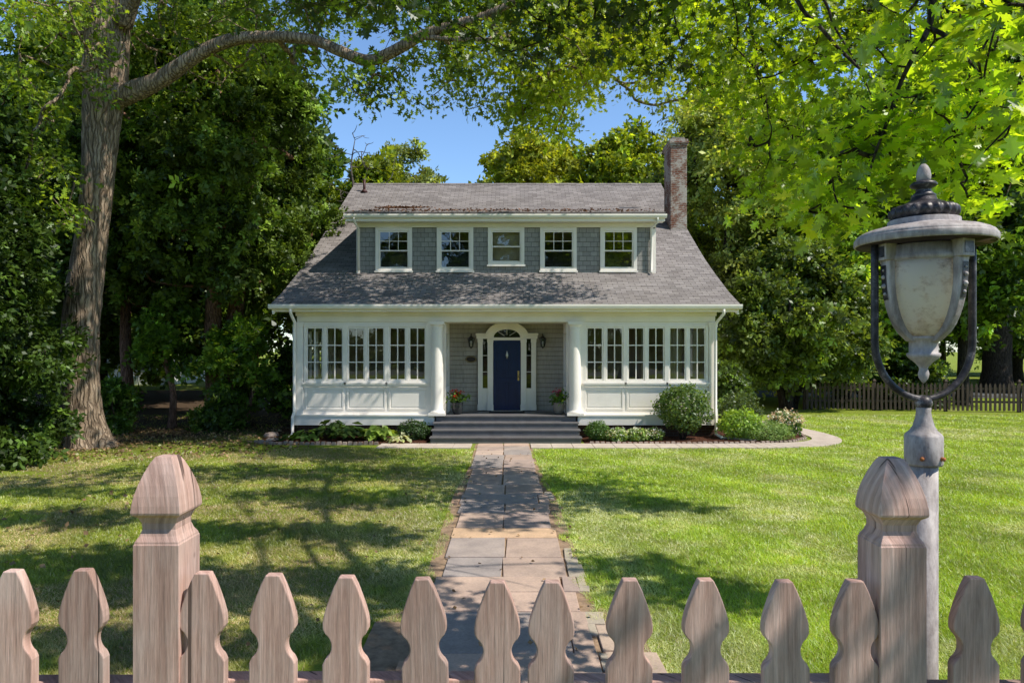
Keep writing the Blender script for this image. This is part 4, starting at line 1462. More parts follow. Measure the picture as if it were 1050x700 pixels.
def add_picket(px, topz, parent):
    """a picket object (shared mesh) parented to its fence or gate leaf"""
    global picket_mesh
    x = px
    if picket_mesh is None:
        b = MB(); b.prism_xz([(p[0], p[1]) for p in PO][::-1], -.0105, .0105)
        o = b.build('picket', M['wood'], None, .0022)
        picket_mesh = o
    else:
        o = picket_mesh.copy(); col.objects.link(o)
    o.parent = parent
    o0 = ORG[parent.name]
    o.location = (x - o0[0], FY - o0[1], topz - o0[2])
    o.rotation_euler = (RNG.normal() * .004, RNG.normal() * .010, RNG.normal() * .01)
    return o


def add_post(x, y, shoulder, parent, zb=.70):
    h = .0445
    b = MB()
    pr = [(h, zb - shoulder), (h, -.0015), (h - .0015, 0.0), (.0425, .004), (.0365, .014), (.0325, .026), (.033, .038), (.0385, .050), (.0470, .0565), (.0480, .061), (.0470, .074), (.0440, .092), (.0388, .112), (.0315, .133), (.0235, .152), (.0160, .165)]
    b.loft_sq(pr, (x, y, shoulder))
    p = b.build('post', M['wood'], parent, .0015)
    return p


def rail(x0, x1, z, parent, y=FY + .0105):
    b = MB(); b.box(x0, x1, y + .0005, y + .039, z - .075, z)
    return b.build('rail', M['wood'], parent, .003)


S = FY / FPX


def X_(px): return (px - CX) * S


pxs_l = [14, 86]
fl_ = empty('picket_fence', (X_(14) - .6, FY, .85), 'weathered gothic picket fence at lower left, with the post whose cap is bright with sun', 'fence', 'front picket fences either side of the gate')
LPX = X_(163.5); RPX = X_(922.5); POSTY = FY - .0105 - .0035 + .0445
add_post(LPX, POSTY, CAMZ - (556 - CY) / FPX * FY, fl_)
for p, ty in ((14, 584), (86, 583)): add_picket(X_(p), CAMZ - (ty - CY) / FPX * FY, fl_)
for k in range(1, 9): add_picket(X_(14 - 74 * k), CAMZ - (584 - CY) / FPX * FY + RNG.normal() * .003, fl_)
rail(X_(14 - 74 * 9), LPX - .045, 1.745, fl_); rail(X_(14 - 74 * 9), LPX - .045, 1.15, fl_)
add_post(X_(14 - 74 * 8.5), POSTY, CAMZ - (556 - CY) / FPX * FY, fl_)
fr_ = empty('picket_fence', (X_(998), FY, .85), 'weathered gothic picket fence at lower right, with the brown post before the lamp', 'fence', 'front picket fences either side of the gate')
add_post(RPX, POSTY, CAMZ - (558 - CY) / FPX * FY, fr_)
add_picket(X_(999), CAMZ - (591 - CY) / FPX * FY, fr_)
for k in range(1, 10): add_picket(X_(999 + 74 * k), CAMZ - (591 - CY) / FPX * FY + RNG.normal() * .003, fr_)
rail(RPX + .045, X_(999 + 74 * 9.6), 1.735, fr_); rail(RPX + .045, X_(999 + 74 * 9.6), 1.15, fr_)
add_post(X_(999 + 74 * 9.5), POSTY, CAMZ - (558 - CY) / FPX * FY, fr_)
gl_ = empty('gate_leaf', (X_(208), FY, .90), 'weathered picket gate leaf of five pickets hung on the sunlit-capped post', 'gate', 'leaves of the double picket gate')
for p, ty in ((209, 586), (281, 588), (355.5, 590), (433, 592), (510, 595)): add_picket(X_(p), CAMZ - (ty - CY) / FPX * FY, gl_)
rail(LPX + .047, X_(534), 1.752, gl_); rail(LPX + .047, X_(534), 1.18, gl_)
gr_ = empty('gate_leaf', (X_(720), FY, .90), 'weathered picket gate leaf of five pickets hung on the post before the lamp', 'gate', 'leaves of the double picket gate')
for p, ty in ((566, 595), (645.5, 593), (723, 593), (803.5, 594.5), (876, 594)): add_picket(X_(p), CAMZ - (ty - CY) / FPX * FY, gr_)
rail(X_(543), RPX - .047, 1.748, gr_); rail(X_(543), RPX - .047, 1.18, gr_)

# ---- lamp post
LY = 2.0
LS = LY / FPX
lx = (947 - CX) * LS


def lz(py): return CAMZ - (py - CY) * LS


lamp = empty('lamp_post', (lx, LY, ground_z(LY)), 'weathered grey lamp post with a frosted lantern in a dark yoke behind the fence', 'lamp post')
b = MB(); b.tube([(lx, LY, .6), (lx, LY, lz(474))], .0375, 28); b.build('pole', M['pole'], lamp)
b = MB()
b.lathe([(.048, lz(476)), (.0505, lz(474)), (.0505, lz(447)), (.047, lz(444.5)), (.036, lz(441)), (.028, lz(436)), (.022, lz(428)), (.019, lz(422)), (.020, lz(419)), (.019, lz(417)), (.012, lz(416))], (lx, LY, 0), 32)
cp_ = b.build('pole_collar', M['pole'], lamp)
sc = MB()
for a in (-60, -125):
    sx, sy = math.cos(R(a)), math.sin(R(a))
    sc.tube([(lx + .048 * sx, LY + .048 * sy, lz(468)), (lx + .060 * sx, LY + .060 * sy, lz(468))], .0058, 8)
sc.build('screw', M['rust'], cp_)
b = MB()
rB = .0235
b.lathe([(.003, lz(413) - rB)] + [(rB * math.cos(R(t)), lz(413) + rB * math.sin(R(t))) for t in range(-75, 76, 15)] + [(.003, lz(413) + rB)], (lx, LY, 0), 20)
b.build('ball', M['iron'], lamp)
# yoke: a strap bent in a deep U, seen face-on
yk = MB()
pts = []
Ry = .143
for py in (250, 270, 300, 330, 350): pts.append((-Ry, lz(py)))
cz = lz(350)
for i in range(1, 12):
    a = math.pi + math.pi * .5 * i / 12
    pts.append((Ry * math.cos(a), cz + (cz - lz(409)) * math.sin(a)))
pts.append((-.004, lz(409)))
path3 = [(lx + x, LY, z) for x, z in pts]
yk.tube(path3, [.0105] * len(path3), 12)
path3 = [(lx - x, LY, z) for x, z in pts]
yk.tube(path3, [.0105] * len(path3), 12)
yk.build('yoke', M['iron'], lamp)
# lantern: roof
b = MB()
b.lathe([(.1795, lz(251.2)), (.1820, lz(251.0)), (.1838, lz(249.4)), (.1838, lz(245.4)), (.1825, lz(243.9)), (.1785, lz(243.3)), (.1783, lz(242.2)), (.176, lz(240.9)), (.166, lz(238.6)), (.150, lz(236.2)), (.125, lz(234)), (.103, lz(232.8)), (.0945, lz(231.4)), (.0935, lz(226)), (.088, lz(225.6))], (lx, LY, 0), 64, smooth=False)
for i_, f_ in enumerate(b.f): b.sm[i_] = True
rf_ = b.build('lantern_roof', M['pole'], lamp, .0009)
b = MB(); b.lathe([(.104, lz(245)), (.150, lz(245.5)), (.1783, lz(251.3))], (lx, LY, 0), 56); b.build('roof_underside', M['under'], rf_)
b = MB()
pr = [(.075, lz(226.5))] + [(.0715 + .0185 * math.cos(R(t)), lz(218.5) + .0195 * math.sin(R(t))) for t in range(-80, 81, 16)] + [(.068, lz(211.5)), (.055, lz(209)), (.036, lz(206)), (.031, lz(202))]
b.lathe(pr, (lx, LY, 0), 176, gad=(1, 11, 20, .032))
b.build('gadroon_ring', M['iron'], rf_)
b = MB()
b.lathe([(.030, lz(203)), (.033, lz(201)), (.024, lz(198)), (.019, lz(196)), (.020, lz(194)), (.034, lz(191.5)), (.036, lz(189.5)), (.030, lz(187)), (.016, lz(186))], (lx, LY, 0), 24)
b.build('finial_neck', M['iron'], rf_)
b = MB()
b.lathe([(.014, lz(187)), (.019, lz(184)), (.0195, lz(180)), (.017, lz(175)), (.012, lz(171)), (.006, lz(168.5)), (.001, lz(168))], (lx, LY, 0), 20)
b.build('finial', M['pole'], rf_)
# collar under the roof
b = MB()
b.lathe([(.108, lz(253)), (.108, lz(263)), (.112, lz(264)), (.112, lz(268)), (.104, lz(269)), (.100, lz(271)), (.095, lz(271))][::-1], (lx, LY, 0), 48)
b.build('lantern_collar', M['pole'], lamp)
# glass bowl
gprof = [(266, .109), (275, .1095), (285, .109), (295, .107), (305, .103), (315, .0965), (325, .087), (334, .075), (341, .061), (346, .045)]
b = MB(); b.lathe([(r - .004, lz(p)) for p, r in gprof[::-1]], (lx, LY, 0), 48)
b.build('lantern_bowl', M['alabaster'], lamp)
# three ribs holding the bowl, with dark beaded inlays
for k in range(3):
    ang = R((-173, -69, 59)[k])
    ca, sa = math.cos(ang), math.sin(ang)
    rb_ = MB(); inl = MB(); bd = MB()
    ox, oy = ca, sa; tx, ty = -sa, ca
    prof_ = [(262, .112)] + [(p, r + .006) for p, r in gprof] + [(350, .038)]
    vs, fs = [], []
    for i, (p, r) in enumerate(prof_):
        w = .0165 * (1.0 - .45 * i / len(prof_)) + .004
        z = lz(p)
        for u, rr in ((-w, r - .012), (-w, r + .006), (-w * .65, r + .010), (w * .65, r + .010), (w, r + .006), (w, r - .012)):
            vs.append((lx + ox * rr + tx * u, LY + oy * rr + ty * u, z))
    m = 6
    for i in range(len(prof_) - 1):
        for j in range(m):
            j2 = (j + 1) % m
            fs.append((i * m + j, (i + 1) * m + j, (i + 1) * m + j2, i * m + j2))
    fs += [tuple(range(m)), tuple(range((len(prof_) - 1) * m + m - 1, (len(prof_) - 1) * m - 1, -1))]
    rb_.add(vs, fs)
    # block at the top
    for u0, u1, mi in ((-.024, .024, 0),):
        q = []
        for rr in (.100, .136):
            for u in (u0, u1):
                for z in (lz(268), lz(251)):
                    q.append((lx + ox * rr + tx * u, LY + oy * rr + ty * u, z))
        rb_.add(q, [(0, 1, 3, 2), (4, 6, 7, 5), (0, 4, 5, 1), (2, 3, 7, 6), (1, 5, 7, 3), (0, 2, 6, 4)])
    ro = rb_.build('bowl_rib', M['pole'], lamp, .002)
    vs, fs = [], []
    for i, (p, r) in enumerate([(273, .1255), (285, .125), (297, .1225), (308, .1175)]):
        w = .0105
        for u in (-w, w): vs.append((lx + ox * (r + .0015) + tx * u, LY + oy * (r + .0015) + ty * u, lz(p)))
    inl.add(vs, [(0, 1, 3, 2), (2, 3, 5, 4), (4, 5, 7, 6)])
    q = []
    for rr in (.1365, .1375):
        for u in (-.017, .017):
            for z in (lz(265), lz(254)): q.append((lx + ox * rr + tx * u, LY + oy * rr + ty * u, z))
    inl.add(q, [(4, 6, 7, 5), (0, 4, 5, 1), (2, 3, 7, 6), (1, 5, 7, 3), (0, 2, 6, 4)])
    inl.build('inlay', M['iron'], ro)
    for i, (p, r, s_) in enumerate(((278, .1255, .0036), (285, .125, .0065), (294, .1232, .0075), (302, .1205, .005))):
        bd.lathe([(.0005, -s_), (s_ * .7, -s_ * .7), (s_, 0), (s_ * .7, s_ * .7), (.0005, s_)], (lx + ox * (r + .002), LY + oy * (r + .002), lz(p)), 10)
    bd.build('bead', M['pole'], ro)
# cup and drop finial below the bowl
b = MB()
b.lathe([(.001, lz(393)), (.006, lz(391)), (.013, lz(387)), (.015, lz(383)), (.011, lz(378)), (.013, lz(376)), (.022, lz(372)), (.040, lz(366.5)), (.0445, lz(364)), (.043, lz(362)), (.0375, lz(361)), (.0375, lz(349)), (.047, lz(347.5)), (.047, lz(345)), (.042, lz(344))], (lx, LY, 0), 28)
b.build('drop_finial', M['pole'], lamp)

# ---- old fence far right
bf = empty('picket_fence', (17, 26, 0), 'low dark brown picket fence across the back of the right lawn', 'fence')
A0, A1 = np.array([11.6, 27.0]), np.array([27.0, 24.8])
d = A1 - A0; L = np.linalg.norm(d); u = d / L; ang = math.atan2(d[1], d[0])
rl = MB()
nrm_ = np.array([-u[1], u[0]])
for z in (.35, .85):
    q = [(*(A0 + nrm_ * a), zz) for zz in (z, z + .08) for a in (.012, .05)] + [(*(A1 + nrm_ * a), zz) for zz in (z, z + .08) for a in (.012, .05)]
    rl.add(q, [(0, 4, 6, 2), (1, 3, 7, 5), (2, 6, 7, 3), (0, 1, 5, 4), (0, 2, 3, 1), (4, 5, 7, 6)])
rl.build('rail', M['darkfence'], bf)
pk0 = None
npk = 96
for i in range(npk):
    c = A0 + u * (L * (i + .5) / npk)
    if pk0 is None:
        b = MB(); b.prism_xz([(-.042, .05), (.042, .05), (.042, 1.02), (.0, 1.12), (-.042, 1.02)], -.01, .01)
        pk0 = b.build('picket', M['darkfence']); o = pk0
    else:
        o = pk0.copy(); col.objects.link(o)
    o.parent = bf; o.location = (c[0] - 17, c[1] - 26, RNG.normal() * .008); o.rotation_euler = (0, RNG.normal() * .012, ang)
for i in range(7):
    c = A0 + u * (L * i / 6) + nrm_ * .1
    b = MB(); b.box(c[0] - .05, c[0] + .05, c[1] - .04, c[1] + .06, -.1, 1.15); b.loft_sq([(.065, 1.151), (.065, 1.18), (.01, 1.25)], (c[0], c[1] + .01, 0))
    b.build('post', M['darkfence'], bf)

#SECTION trees
# ================================================================== TREES
def trunk_tube(mb, pts, sides=18, flare=0.0, lobes=5, ph=0.0, rough=.05):
    sp = smooth_poly(pts, 5)
    n = len(sp); z0 = sp[0][2]
    rr = np.random.default_rng(3); jit = rr.normal(0, rough, (n, sides))

    def lump(k, an):
        i = int(round(an / (2 * math.pi) * sides)) % sides
        h = sp[k][2] - z0
        f = flare * math.exp(-h / .45)
        return (1 + jit[k][i] * .5) * (1 + f * (.55 + .45 * math.cos(an * lobes + ph))) * (1 + .05 * math.cos(an * 3 + k * .15))
    mb.tube([p[:3] for p in sp], [p[3] for p in sp], sides, 0, lump)
    return sp


# ---- the big oak at left -------------------------------------------
OY = 16.8
oak = empty('oak_tree', at(92, 458, OY)[:2] + (0,), 'huge grey-barked oak leaning at left, one long limb reaching over the lawn', 'tree')
tm = MB()


def tp(px, py, w, Y=OY):
    x, y, z = at(px, py, Y); return (x, y, z, w / 2 / FPX * Y)


tr = [tp(94, 463, 44), tp(91, 448, 37), tp(86, 420, 34), tp(83, 380, 34), tp(84, 330, 34), tp(89, 280, 32), tp(95, 230, 29), tp(100, 180, 30), tp(103, 130, 34), tp(108, 80, 40), tp(111, 30, 40), tp(113, -20, 38), tp(122, -120, 34, 16.6), tp(140, -240, 26, 16.2), tp(150, -360, 14, 16.0)]
sp_t = trunk_tube(tm, tr, 28, .42, 5, .6, .05)
limb = [tp(108, 104, 22, 16.75), tp(132, 96, 21, 16.6), tp(165, 82, 17, 16.4), tp(200, 58, 14, 16.1), tp(235, 42, 12.5, 15.9), tp(275, 38, 11.5, 15.6), tp(320, 41, 11, 15.3), tp(350, 53, 11, 15.1), tp(378, 62, 11.5, 15), tp(405, 52, 11.5, 14.8), tp(430, 38, 10.5, 14.6), tp(458, 28, 9.5, 14.4), tp(492, 18, 8, 14.2), tp(530, 2, 6.5, 14), tp(575, -15, 5, 13.8)]
sp_l = trunk_tube(tm, limb, 14)
side1 = trunk_tube(tm, [tp(432, 38, 6, 14.6), tp(462, 40, 5, 14.3), tp(498, 41, 4.5, 14.0), tp(528, 44, 4, 13.8), tp(545, 60, 3, 13.6), tp(560, 85, 2.2, 13.5), tp(580, 105, 1.5, 13.4)], 8)
side2 = trunk_tube(tm, [tp(126, 25, 20, 16.6), tp(140, -10, 15, 16.2), tp(175, -60, 12, 15.5), tp(240, -110, 9, 14.8), tp(330, -140, 6, 14)], 10)
side3 = trunk_tube(tm, [tp(100, 60, 14, 16.7), tp(70, -20, 10, 16), tp(20, -70, 8, 15), tp(-60, -100, 5, 14)], 9)
nodes = [(p[:3], p[3]) for sp in (sp_l[6:], side1, side2, side3) for p in sp]
rg = np.random.default_rng(21)
T1 = []
for a in [
    # hanging foliage of the long limb (centre top)
    (360, 8, 60, 22, 15.6, 18, 26), (420, 2, 60, 24, 15.2, 18, 28), (480, 15, 60, 28, 14.9, 17, 34), (540, 15, 55, 30, 14.4, 16.5, 36), (600, 15, 50, 35, 12.5, 15.5, 36), (650, 25, 35, 40, 12, 15, 26),
    (390, 84, 26, 18, 15.2, 16.5, 13), (368, 92, 18, 18, 14.5, 16, 7), (417, 105, 10, 10, 14.5, 16, 3), (425, 66, 30, 12, 15, 16.4, 6), (458, 54, 26, 16, 14.6, 16, 8),
    (512, 58, 42, 22, 13, 15, 17), (540, 95, 30, 20, 13, 14.5, 15), (565, 78, 32, 28, 12.8, 14.5, 22), (555, 122, 26, 14, 13, 14.5, 11), (575, 138, 12, 9, 13, 14, 4), (530, 118, 22, 12, 13, 14.5, 8), (608, 58, 28, 26, 12.5, 14.5, 18), (645, 58, 28, 22, 12, 14, 14), (672, 70, 18, 16, 12, 14, 6), (600, 92, 14, 10, 12.5, 14, 3),
    (560, 25, 60, 30, 16, 18, 34), (640, 20, 60, 30, 16, 18, 34), (705, 30, 45, 26, 16, 17.5, 20), (500, 10, 50, 24, 16, 18, 22),
    # thinner crown behind the trunk, sky showing
    (160, 25, 60, 50, 17, 20, 34), (230, 20, 60, 40, 17, 20, 40), (300, 15, 50, 30, 16, 19, 30), (320, 75, 34, 26, 16.5, 19, 11), (200, 75, 60, 30, 18, 21, 22), (60, 60, 60, 70, 15, 19, 62), (25, 130, 36, 60, 15, 18, 34), (140, 110, 40, 30, 18, 21, 14), (45, 200, 40, 40, 14.5, 16.5, 26), (50, 10, 60, 25, 13, 16, 26), (265, 55, 50, 18, 16, 18.5, 16),
]:
    T1 += region(*a, rng=rg)
for _ in range(250):
    gx, gy = rg.uniform(-6.2, 2.2), rg.uniform(18.1, 20.4)
    if math.sin(gx * 2.1) + math.sin(gy * 3.3 + gx) < -.35: continue
    hh = rg.uniform(4.6, 6.2)
    T1.append((gx + SUN[0] / SUN[2] * hh, gy + SUN[1] / SUN[2] * hh, 3.6 + (gy - 18.1) * .47 + hh))
T1 = np.array(T1)
# the crown above the frame
T2 = []
for cx, cy, cz, rx, ry, rz, k in ((-10, 18, 15.5, 5, 5, 3, 90), (-5, 16, 14, 4, 4, 2.4, 80), (-12, 13, 13.5, 4, 4, 2.5, 40), (-9, 22, 13, 4, 3.5, 3, 40), (-1, 16.5, 12.6, 3.5, 3, 1.6, 60), (-4.5, 15.6, 12.2, 4.2, 2.0, 1.3, 50), (-1.5, 14.8, 11.6, 3.5, 1.6, 1.1, 50)):
    for _ in range(k):
        v = rg.normal(size=3); v /= np.linalg.norm(v); r = rg.random() ** .4
        T2.append((cx + v[0] * rx * r, cy + v[1] * ry * r, cz + v[2] * rz * r))
T2 = np.array(T2)
grow(tm, nodes + [(p[:3], p[3]) for p in sp_t[50:]], np.concatenate([T1, T2]), .0075, .46, 5)
tm.build('trunk', M['oakbark'], oak)
A = clump_leaves(T1, .33, 34, .135, (.036, .076, .012), (.155, .225, .026), up=.5, droop=.35, flat=.75, rng=rg)
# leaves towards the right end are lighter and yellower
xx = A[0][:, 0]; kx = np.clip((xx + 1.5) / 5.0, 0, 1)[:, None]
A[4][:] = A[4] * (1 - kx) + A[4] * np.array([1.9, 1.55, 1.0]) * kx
B = clump_leaves(T2, .62, 22, .24, (.045, .09, .014), (.09, .15, .022), rng=rg)
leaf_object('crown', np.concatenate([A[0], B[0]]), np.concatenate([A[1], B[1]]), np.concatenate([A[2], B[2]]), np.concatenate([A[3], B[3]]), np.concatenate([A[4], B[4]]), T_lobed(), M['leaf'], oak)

# ---- the oak whose boughs hang in from the right ----------------------
ok2 = empty('oak_tree', (6.6, -1.2, .85), 'bright leafed oak boughs hanging in above the lamp at upper right', 'tree')
tm = MB()
tr = [(6.6, -1.2, .7, .62), (6.6, -1.2, 1.4, .50), (6.55, -1.1, 3, .44), (6.4, -.8, 5, .40), (6.7, -1.4, 7, .34), (7.3, -2.3, 9, .24), (7.8, -3.0, 11, .12)]
sp_t = trunk_tube(tm, tr, 22, .7, 5, 1.0)
lm = []


def bough(pts, s=8):
    sp = trunk_tube(tm, pts, s); lm.extend([(p[:3], p[3]) for p in sp]); return sp


def P4(px, py, Y, r): return at(px, py, Y) + (r,)


bough([(6.4, -.8, 5.0, .15), (5.2, .8, 5.9, .10), (4.3, 2.4, 6.1, .07), P4(985, -60, 4.4, .035), P4(957, 0, 4.4, .022), P4(952, 29, 4.4, .019), P4(926, 79, 4.35, .014), P4(909, 127, 4.3, .011), P4(895, 165, 4.25, .008), P4(889, 192, 4.2, .005)], 8)
bough([P4(952, 29, 4.4, .016), P4(968, 36, 4.35, .014), P4(981, 51, 4.3, .012), P4(998, 68, 4.25, .010), P4(1007, 86, 4.2, .008), P4(1003, 112, 4.15, .006), P4(1000, 132, 4.1, .004)], 6)
bough([(4.3, 2.4, 6.1, .06), P4(780, -90, 6.2, .035), P4(817, 0, 6.0, .018), P4(840, 27, 5.9, .016), P4(861, 51, 5.9, .014), P4(890, 78, 5.8, .011), P4(909, 94, 5.7, .009), P4(932, 112, 5.6, .007), P4(950, 128, 5.5, .004)], 6)
bough([P4(817, -40, 6.1, .022), P4(845, 0, 6.1, .014), P4(856, 28, 6.1, .012), P4(880, 68, 6.0, .009), P4(896, 105, 6, .004)], 6)
bough([(6.5, -.9, 6, .13), (5.6, 2.4, 7.6, .09), (4.6, 6, 9.4, .07), P4(745, -90, 10.5, .05), P4(767, 0, 10.6, .026), P4(772, 40, 10.5, .018), P4(779, 85, 10.4, .012), P4(782, 112, 10.4, .007)], 6)
bough([P4(745, -90, 10.5, .05), P4(700, -60, 11.5, .03), P4(690, 0, 12, .02), P4(700, 50, 12, .012), P4(715, 90, 12, .006)], 6)
bough([(4.3, 2.4, 6.1, .05), P4(1080, -30, 4.4, .025), P4(1060, 60, 4.4, .012), P4(1040, 110, 4.4, .008), P4(1022, 160, 4.4, .004)], 6)
bough([(6.5, -.9, 6, .16), (5.0, 2.6, 7.4, .10), (2.6, 4.2, 8.6, .05), (.6, 5.2, 8.6, .022), (-1, 5.8, 8.2, .01)], 8)
bough([(7.0, -1.9, 8, .14), (6.6, 1.4, 9.6, .10), (5.5, 3.5, 10.6, .06), (4.5, 6.5, 11.3, .03), (2.8, 8.5, 11.0, .012)], 8)
bough([(6.4, -.8, 5, .14), (3.8, -1.6, 6.6, .1), (1.2, -1.2, 7.6, .06), (-1.5, 0, 7.8, .03)], 8)
rg = np.random.default_rng(31)
TN, TM_ = [], []
for a in [(900, 165, 60, 40, 4.0, 4.7, 24), (960, 120, 70, 45, 3.9, 4.7, 26), (1015, 150, 38, 50, 3.6, 4.4, 19), (1030, 60, 30, 60, 3.6, 4.6, 17), (870, 205, 45, 20, 4.1, 4.7, 13), (1010, 195, 30, 14, 3.9, 4.4, 5), (840, 212, 28, 12, 4.3, 4.8, 5), (930, 40, 60, 40, 4.2, 5.2, 14), (985, 15, 60, 30, 4.1, 5.0, 11), (885, 130, 40, 30, 4.3, 5.0, 9)]:
    TN += region(*a, rng=rg)
for a in [(725, 25, 42, 50, 10, 13.5, 40), (765, 60, 45, 70, 9.5, 12.5, 50), (810, 70, 45, 75, 8.8, 12, 50), (860, 40, 50, 50, 8.5, 11.5, 44), (800, 150, 34, 42, 9, 11, 34), (838, 190, 22, 24, 8.6, 10, 11), (795, 190, 20, 22, 9, 11, 9), (692, 12, 28, 26, 11, 13.5, 20), (735, 92, 24, 22, 10, 12, 12), (930, 20, 90, 30, 8, 11, 30), (1000, 60, 50, 50, 8, 11, 26)]:
    TM_ += region(*a, rng=rg)
TN, TM_ = np.array(TN), np.array(TM_)
# foliage higher in the crown whose shade dapples the path, the left lawn and the right lawn
TS = []


def shade(px, py, rx, ry, z0, z1, n):
    for _ in range(n):
        a = rg.random() * 2 * math.pi; r = math.sqrt(rg.random())
        qx, qy = px + rx * r * math.cos(a), py + ry * r * math.sin(a)
        if qy < 400: continue
        Yg = CAMZ * FPX / (qy - CY); Xg = (qx - CX) / FPX * Yg
        h = rg.uniform(z0, z1)
        TS.append(np.array([Xg, Yg, 0]) + SUN / SUN[2] * h)


for s in [(30, 500, 140, 9, 7, 9.5, 48), (200, 485, 110, 8, 7, 9.5, 40), (360, 487, 110, 7, 7, 9, 40), (60, 532, 110, 8, 7, 9, 36), (340, 510, 100, 9, 7, 9, 46), (250, 545, 90, 8, 7, 9, 34), (375, 548, 60, 7, 7, 9, 20), (80, 590, 110, 26, 6.5, 8.5, 80), (270, 600, 80, 16, 6.5, 8.5, 30), (380, 600, 55, 16, 6.5, 8.5, 26), (300, 665, 110, 20, 6.5, 8, 24), (110, 660, 90, 20, 6.5, 8, 26),
          (512, 491, 48, 5, 7, 8.5, 8), (512, 506, 48, 6, 7, 8.5, 9), (514, 521, 48, 5, 7, 8.5, 8), (516, 538, 46, 4, 7, 8.5, 6),
          (590, 498, 45, 5, 6.5, 8, 10), (640, 513, 58, 6, 6.5, 8, 18), (690, 521, 34, 3, 6.5, 8, 7), (635, 578, 38, 6, 6, 7.5, 9), (690, 603, 45, 11, 6, 7.5, 17), (755, 612, 30, 6, 6, 7.5, 5)]:
    shade(*s)
for _ in range(4):      # a spray that keeps the right gate post in shade
    h = rg.uniform(2.4, 3.6)
    TS.append(np.array([rg.uniform(.64, .86), 1.32, rg.uniform(1.75, 2.2)]) + SUN / SUN[2] * h)
TS = np.array(TS)
grow(tm, lm, np.concatenate([TN, TM_, TS]), .0040, .44, 5, rmax=.022)
tm.build('trunk', M['darkbark'], ok2)
A = clump_leaves(TN, .20, 11, .098, (.068, .125, .012), (.275, .355, .030), up=1.0, droop=.2, flat=.6, cvar=.32, lvar=.28, rng=rg)
B = clump_leaves(TM_, .31, 17, .120, (.062, .115, .010), (.24, .305, .022), up=.8, droop=.25, rng=rg)
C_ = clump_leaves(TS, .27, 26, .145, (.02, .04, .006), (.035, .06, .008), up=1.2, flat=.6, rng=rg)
cat = lambda i: np.concatenate([A[i], B[i], C_[i]])
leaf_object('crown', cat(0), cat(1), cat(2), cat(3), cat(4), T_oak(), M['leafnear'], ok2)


# ---- generic trees ---------------------------------------------------
def blob_tree(name, base, h, Rr, label, cat_, ca, cb, seed, bark, leaf=.2, crown_lo=.25, nb=30, nc=26, m=9, group=None, templ=None, lm_='leaf', tr_r=.25, stems=1, taper=0.0, up=.5, droop=.3, flat=.75):
    r = np.random.default_rng(seed)
    root = empty(name, base, label, cat_, group)
    x, y, z = base
    tm = MB()
    hc0 = h * crown_lo
    nodes = []
    for s in range(stems):
        a = r.random() * 6.28; sp_ = 0 if stems == 1 else Rr * .35
        ex, ey = math.cos(a) * sp_, math.sin(a) * sp_
        pts = [(x + ex * .15, y + ey * .15, z - .1, tr_r * 1.35), (x + ex * .25, y + ey * .25, z + h * .06, tr_r), (x + ex * .6 + r.normal() * .08, y + ey * .6, z + h * .3, tr_r * .8), (x + ex + r.normal() * .15, y + ey, z + h * .6, tr_r * .5), (x + ex * 1.2, y + ey * 1.2, z + h * .88, tr_r * .12)]
        sp = trunk_tube(tm, pts, 12, .4, 4, a)
        nodes += [(p[:3], p[3]) for p in sp[6:]]
    bc, br_ = [], []
    for i in range(nb):
        t = (i + r.random()) / nb
        zz = hc0 + (h - hc0) * t
        # silhouette: rounded
        s = math.sin(math.pi * min(1, .16 + .84 * (t * .93 + .03))) ** .6 * (1 - taper * t)
        a = r.random() * 6.28; rad = Rr * s * (.35 + .55 * math.sqrt(r.random()))
        bc.append((x + rad * math.cos(a), y + rad * math.sin(a), z + zz)); br_.append(Rr * r.uniform(.22, .40) * (1 - .35 * t))
    grow(tm, nodes, bc, tr_r * .09, .5, 5)
    tm.build('trunk', bark, root)
    cs = []
    for c, b in zip(bc, br_):
        for _ in range(nc):
            v = r.normal(size=3); v /= np.linalg.norm(v)
            v[2] = abs(v[2]) * 1.0 if r.random() < .62 else v[2]
            q = b * r.uniform(.72, 1.08)
            cs.append((c[0] + v[0] * q, c[1] + v[1] * q, max(c[2] + v[2] * q * .85, z + .05)))
    A = clump_leaves(cs, leaf * 1.7, m, leaf * 1.9, ca, cb, up=up, outc=(x, y, z + h * .5), droop=droop, flat=flat, cvar=.42, lvar=.25, rng=r)
    leaf_object('crown', *A, templ or T_spray(5, .24, 1.0, seed), M[lm_], root)
    return root


# evergreens at left
blob_tree('cedar_tree', (-9.5, 21.8, 0), 12.2, 3.7, 'tall dense evergreen with reddish forked trunk between oak and house', 'tree', (.020, .042, .009), (.075, .115, .020), 41, M['redbark'], .125, .36, 60, 44, 14, lm_='needle', tr_r=.30, stems=2, droop=.7, up=.3, flat=1.0)
blob_tree('cedar_tree', (-12.6, 22.4, 0), 11.0, 2.7, 'dark evergreen directly behind the leaning oak trunk', 'tree', (.014, .032, .008), (.04, .07, .014), 42, M['redbark'], .13, .32, 44, 36, 12, lm_='needle', tr_r=.2, droop=.7, up=.3, flat=1.0)  # leaf tones lowered: shade of the oak crown put into them
blob_tree('yew_tree', (-11.4, 14.4, 0), 7.4, 2.0, 'dark bushy yew at the left edge of the lawn in front of the oak', 'tree', (.011, .026, .006), (.034, .060, .012), 43, M['darkbark'], .11, .02, 50, 38, 12, lm_='needle', tr_r=.15, stems=3, taper=.35, droop=.5, up=.3)  # dark leaf colours also hold painted shade from the crown above
blob_tree('dogwood_tree', (-8.35, 21.2, 0), 3.1, 1.15, 'small bright green dogwood beside the left corner of the house', 'tree', (.06, .12, .02), (.12, .20, .035), 44, M['redbark'], .10, .22, 24, 22, 8, tr_r=.06, stems=2)
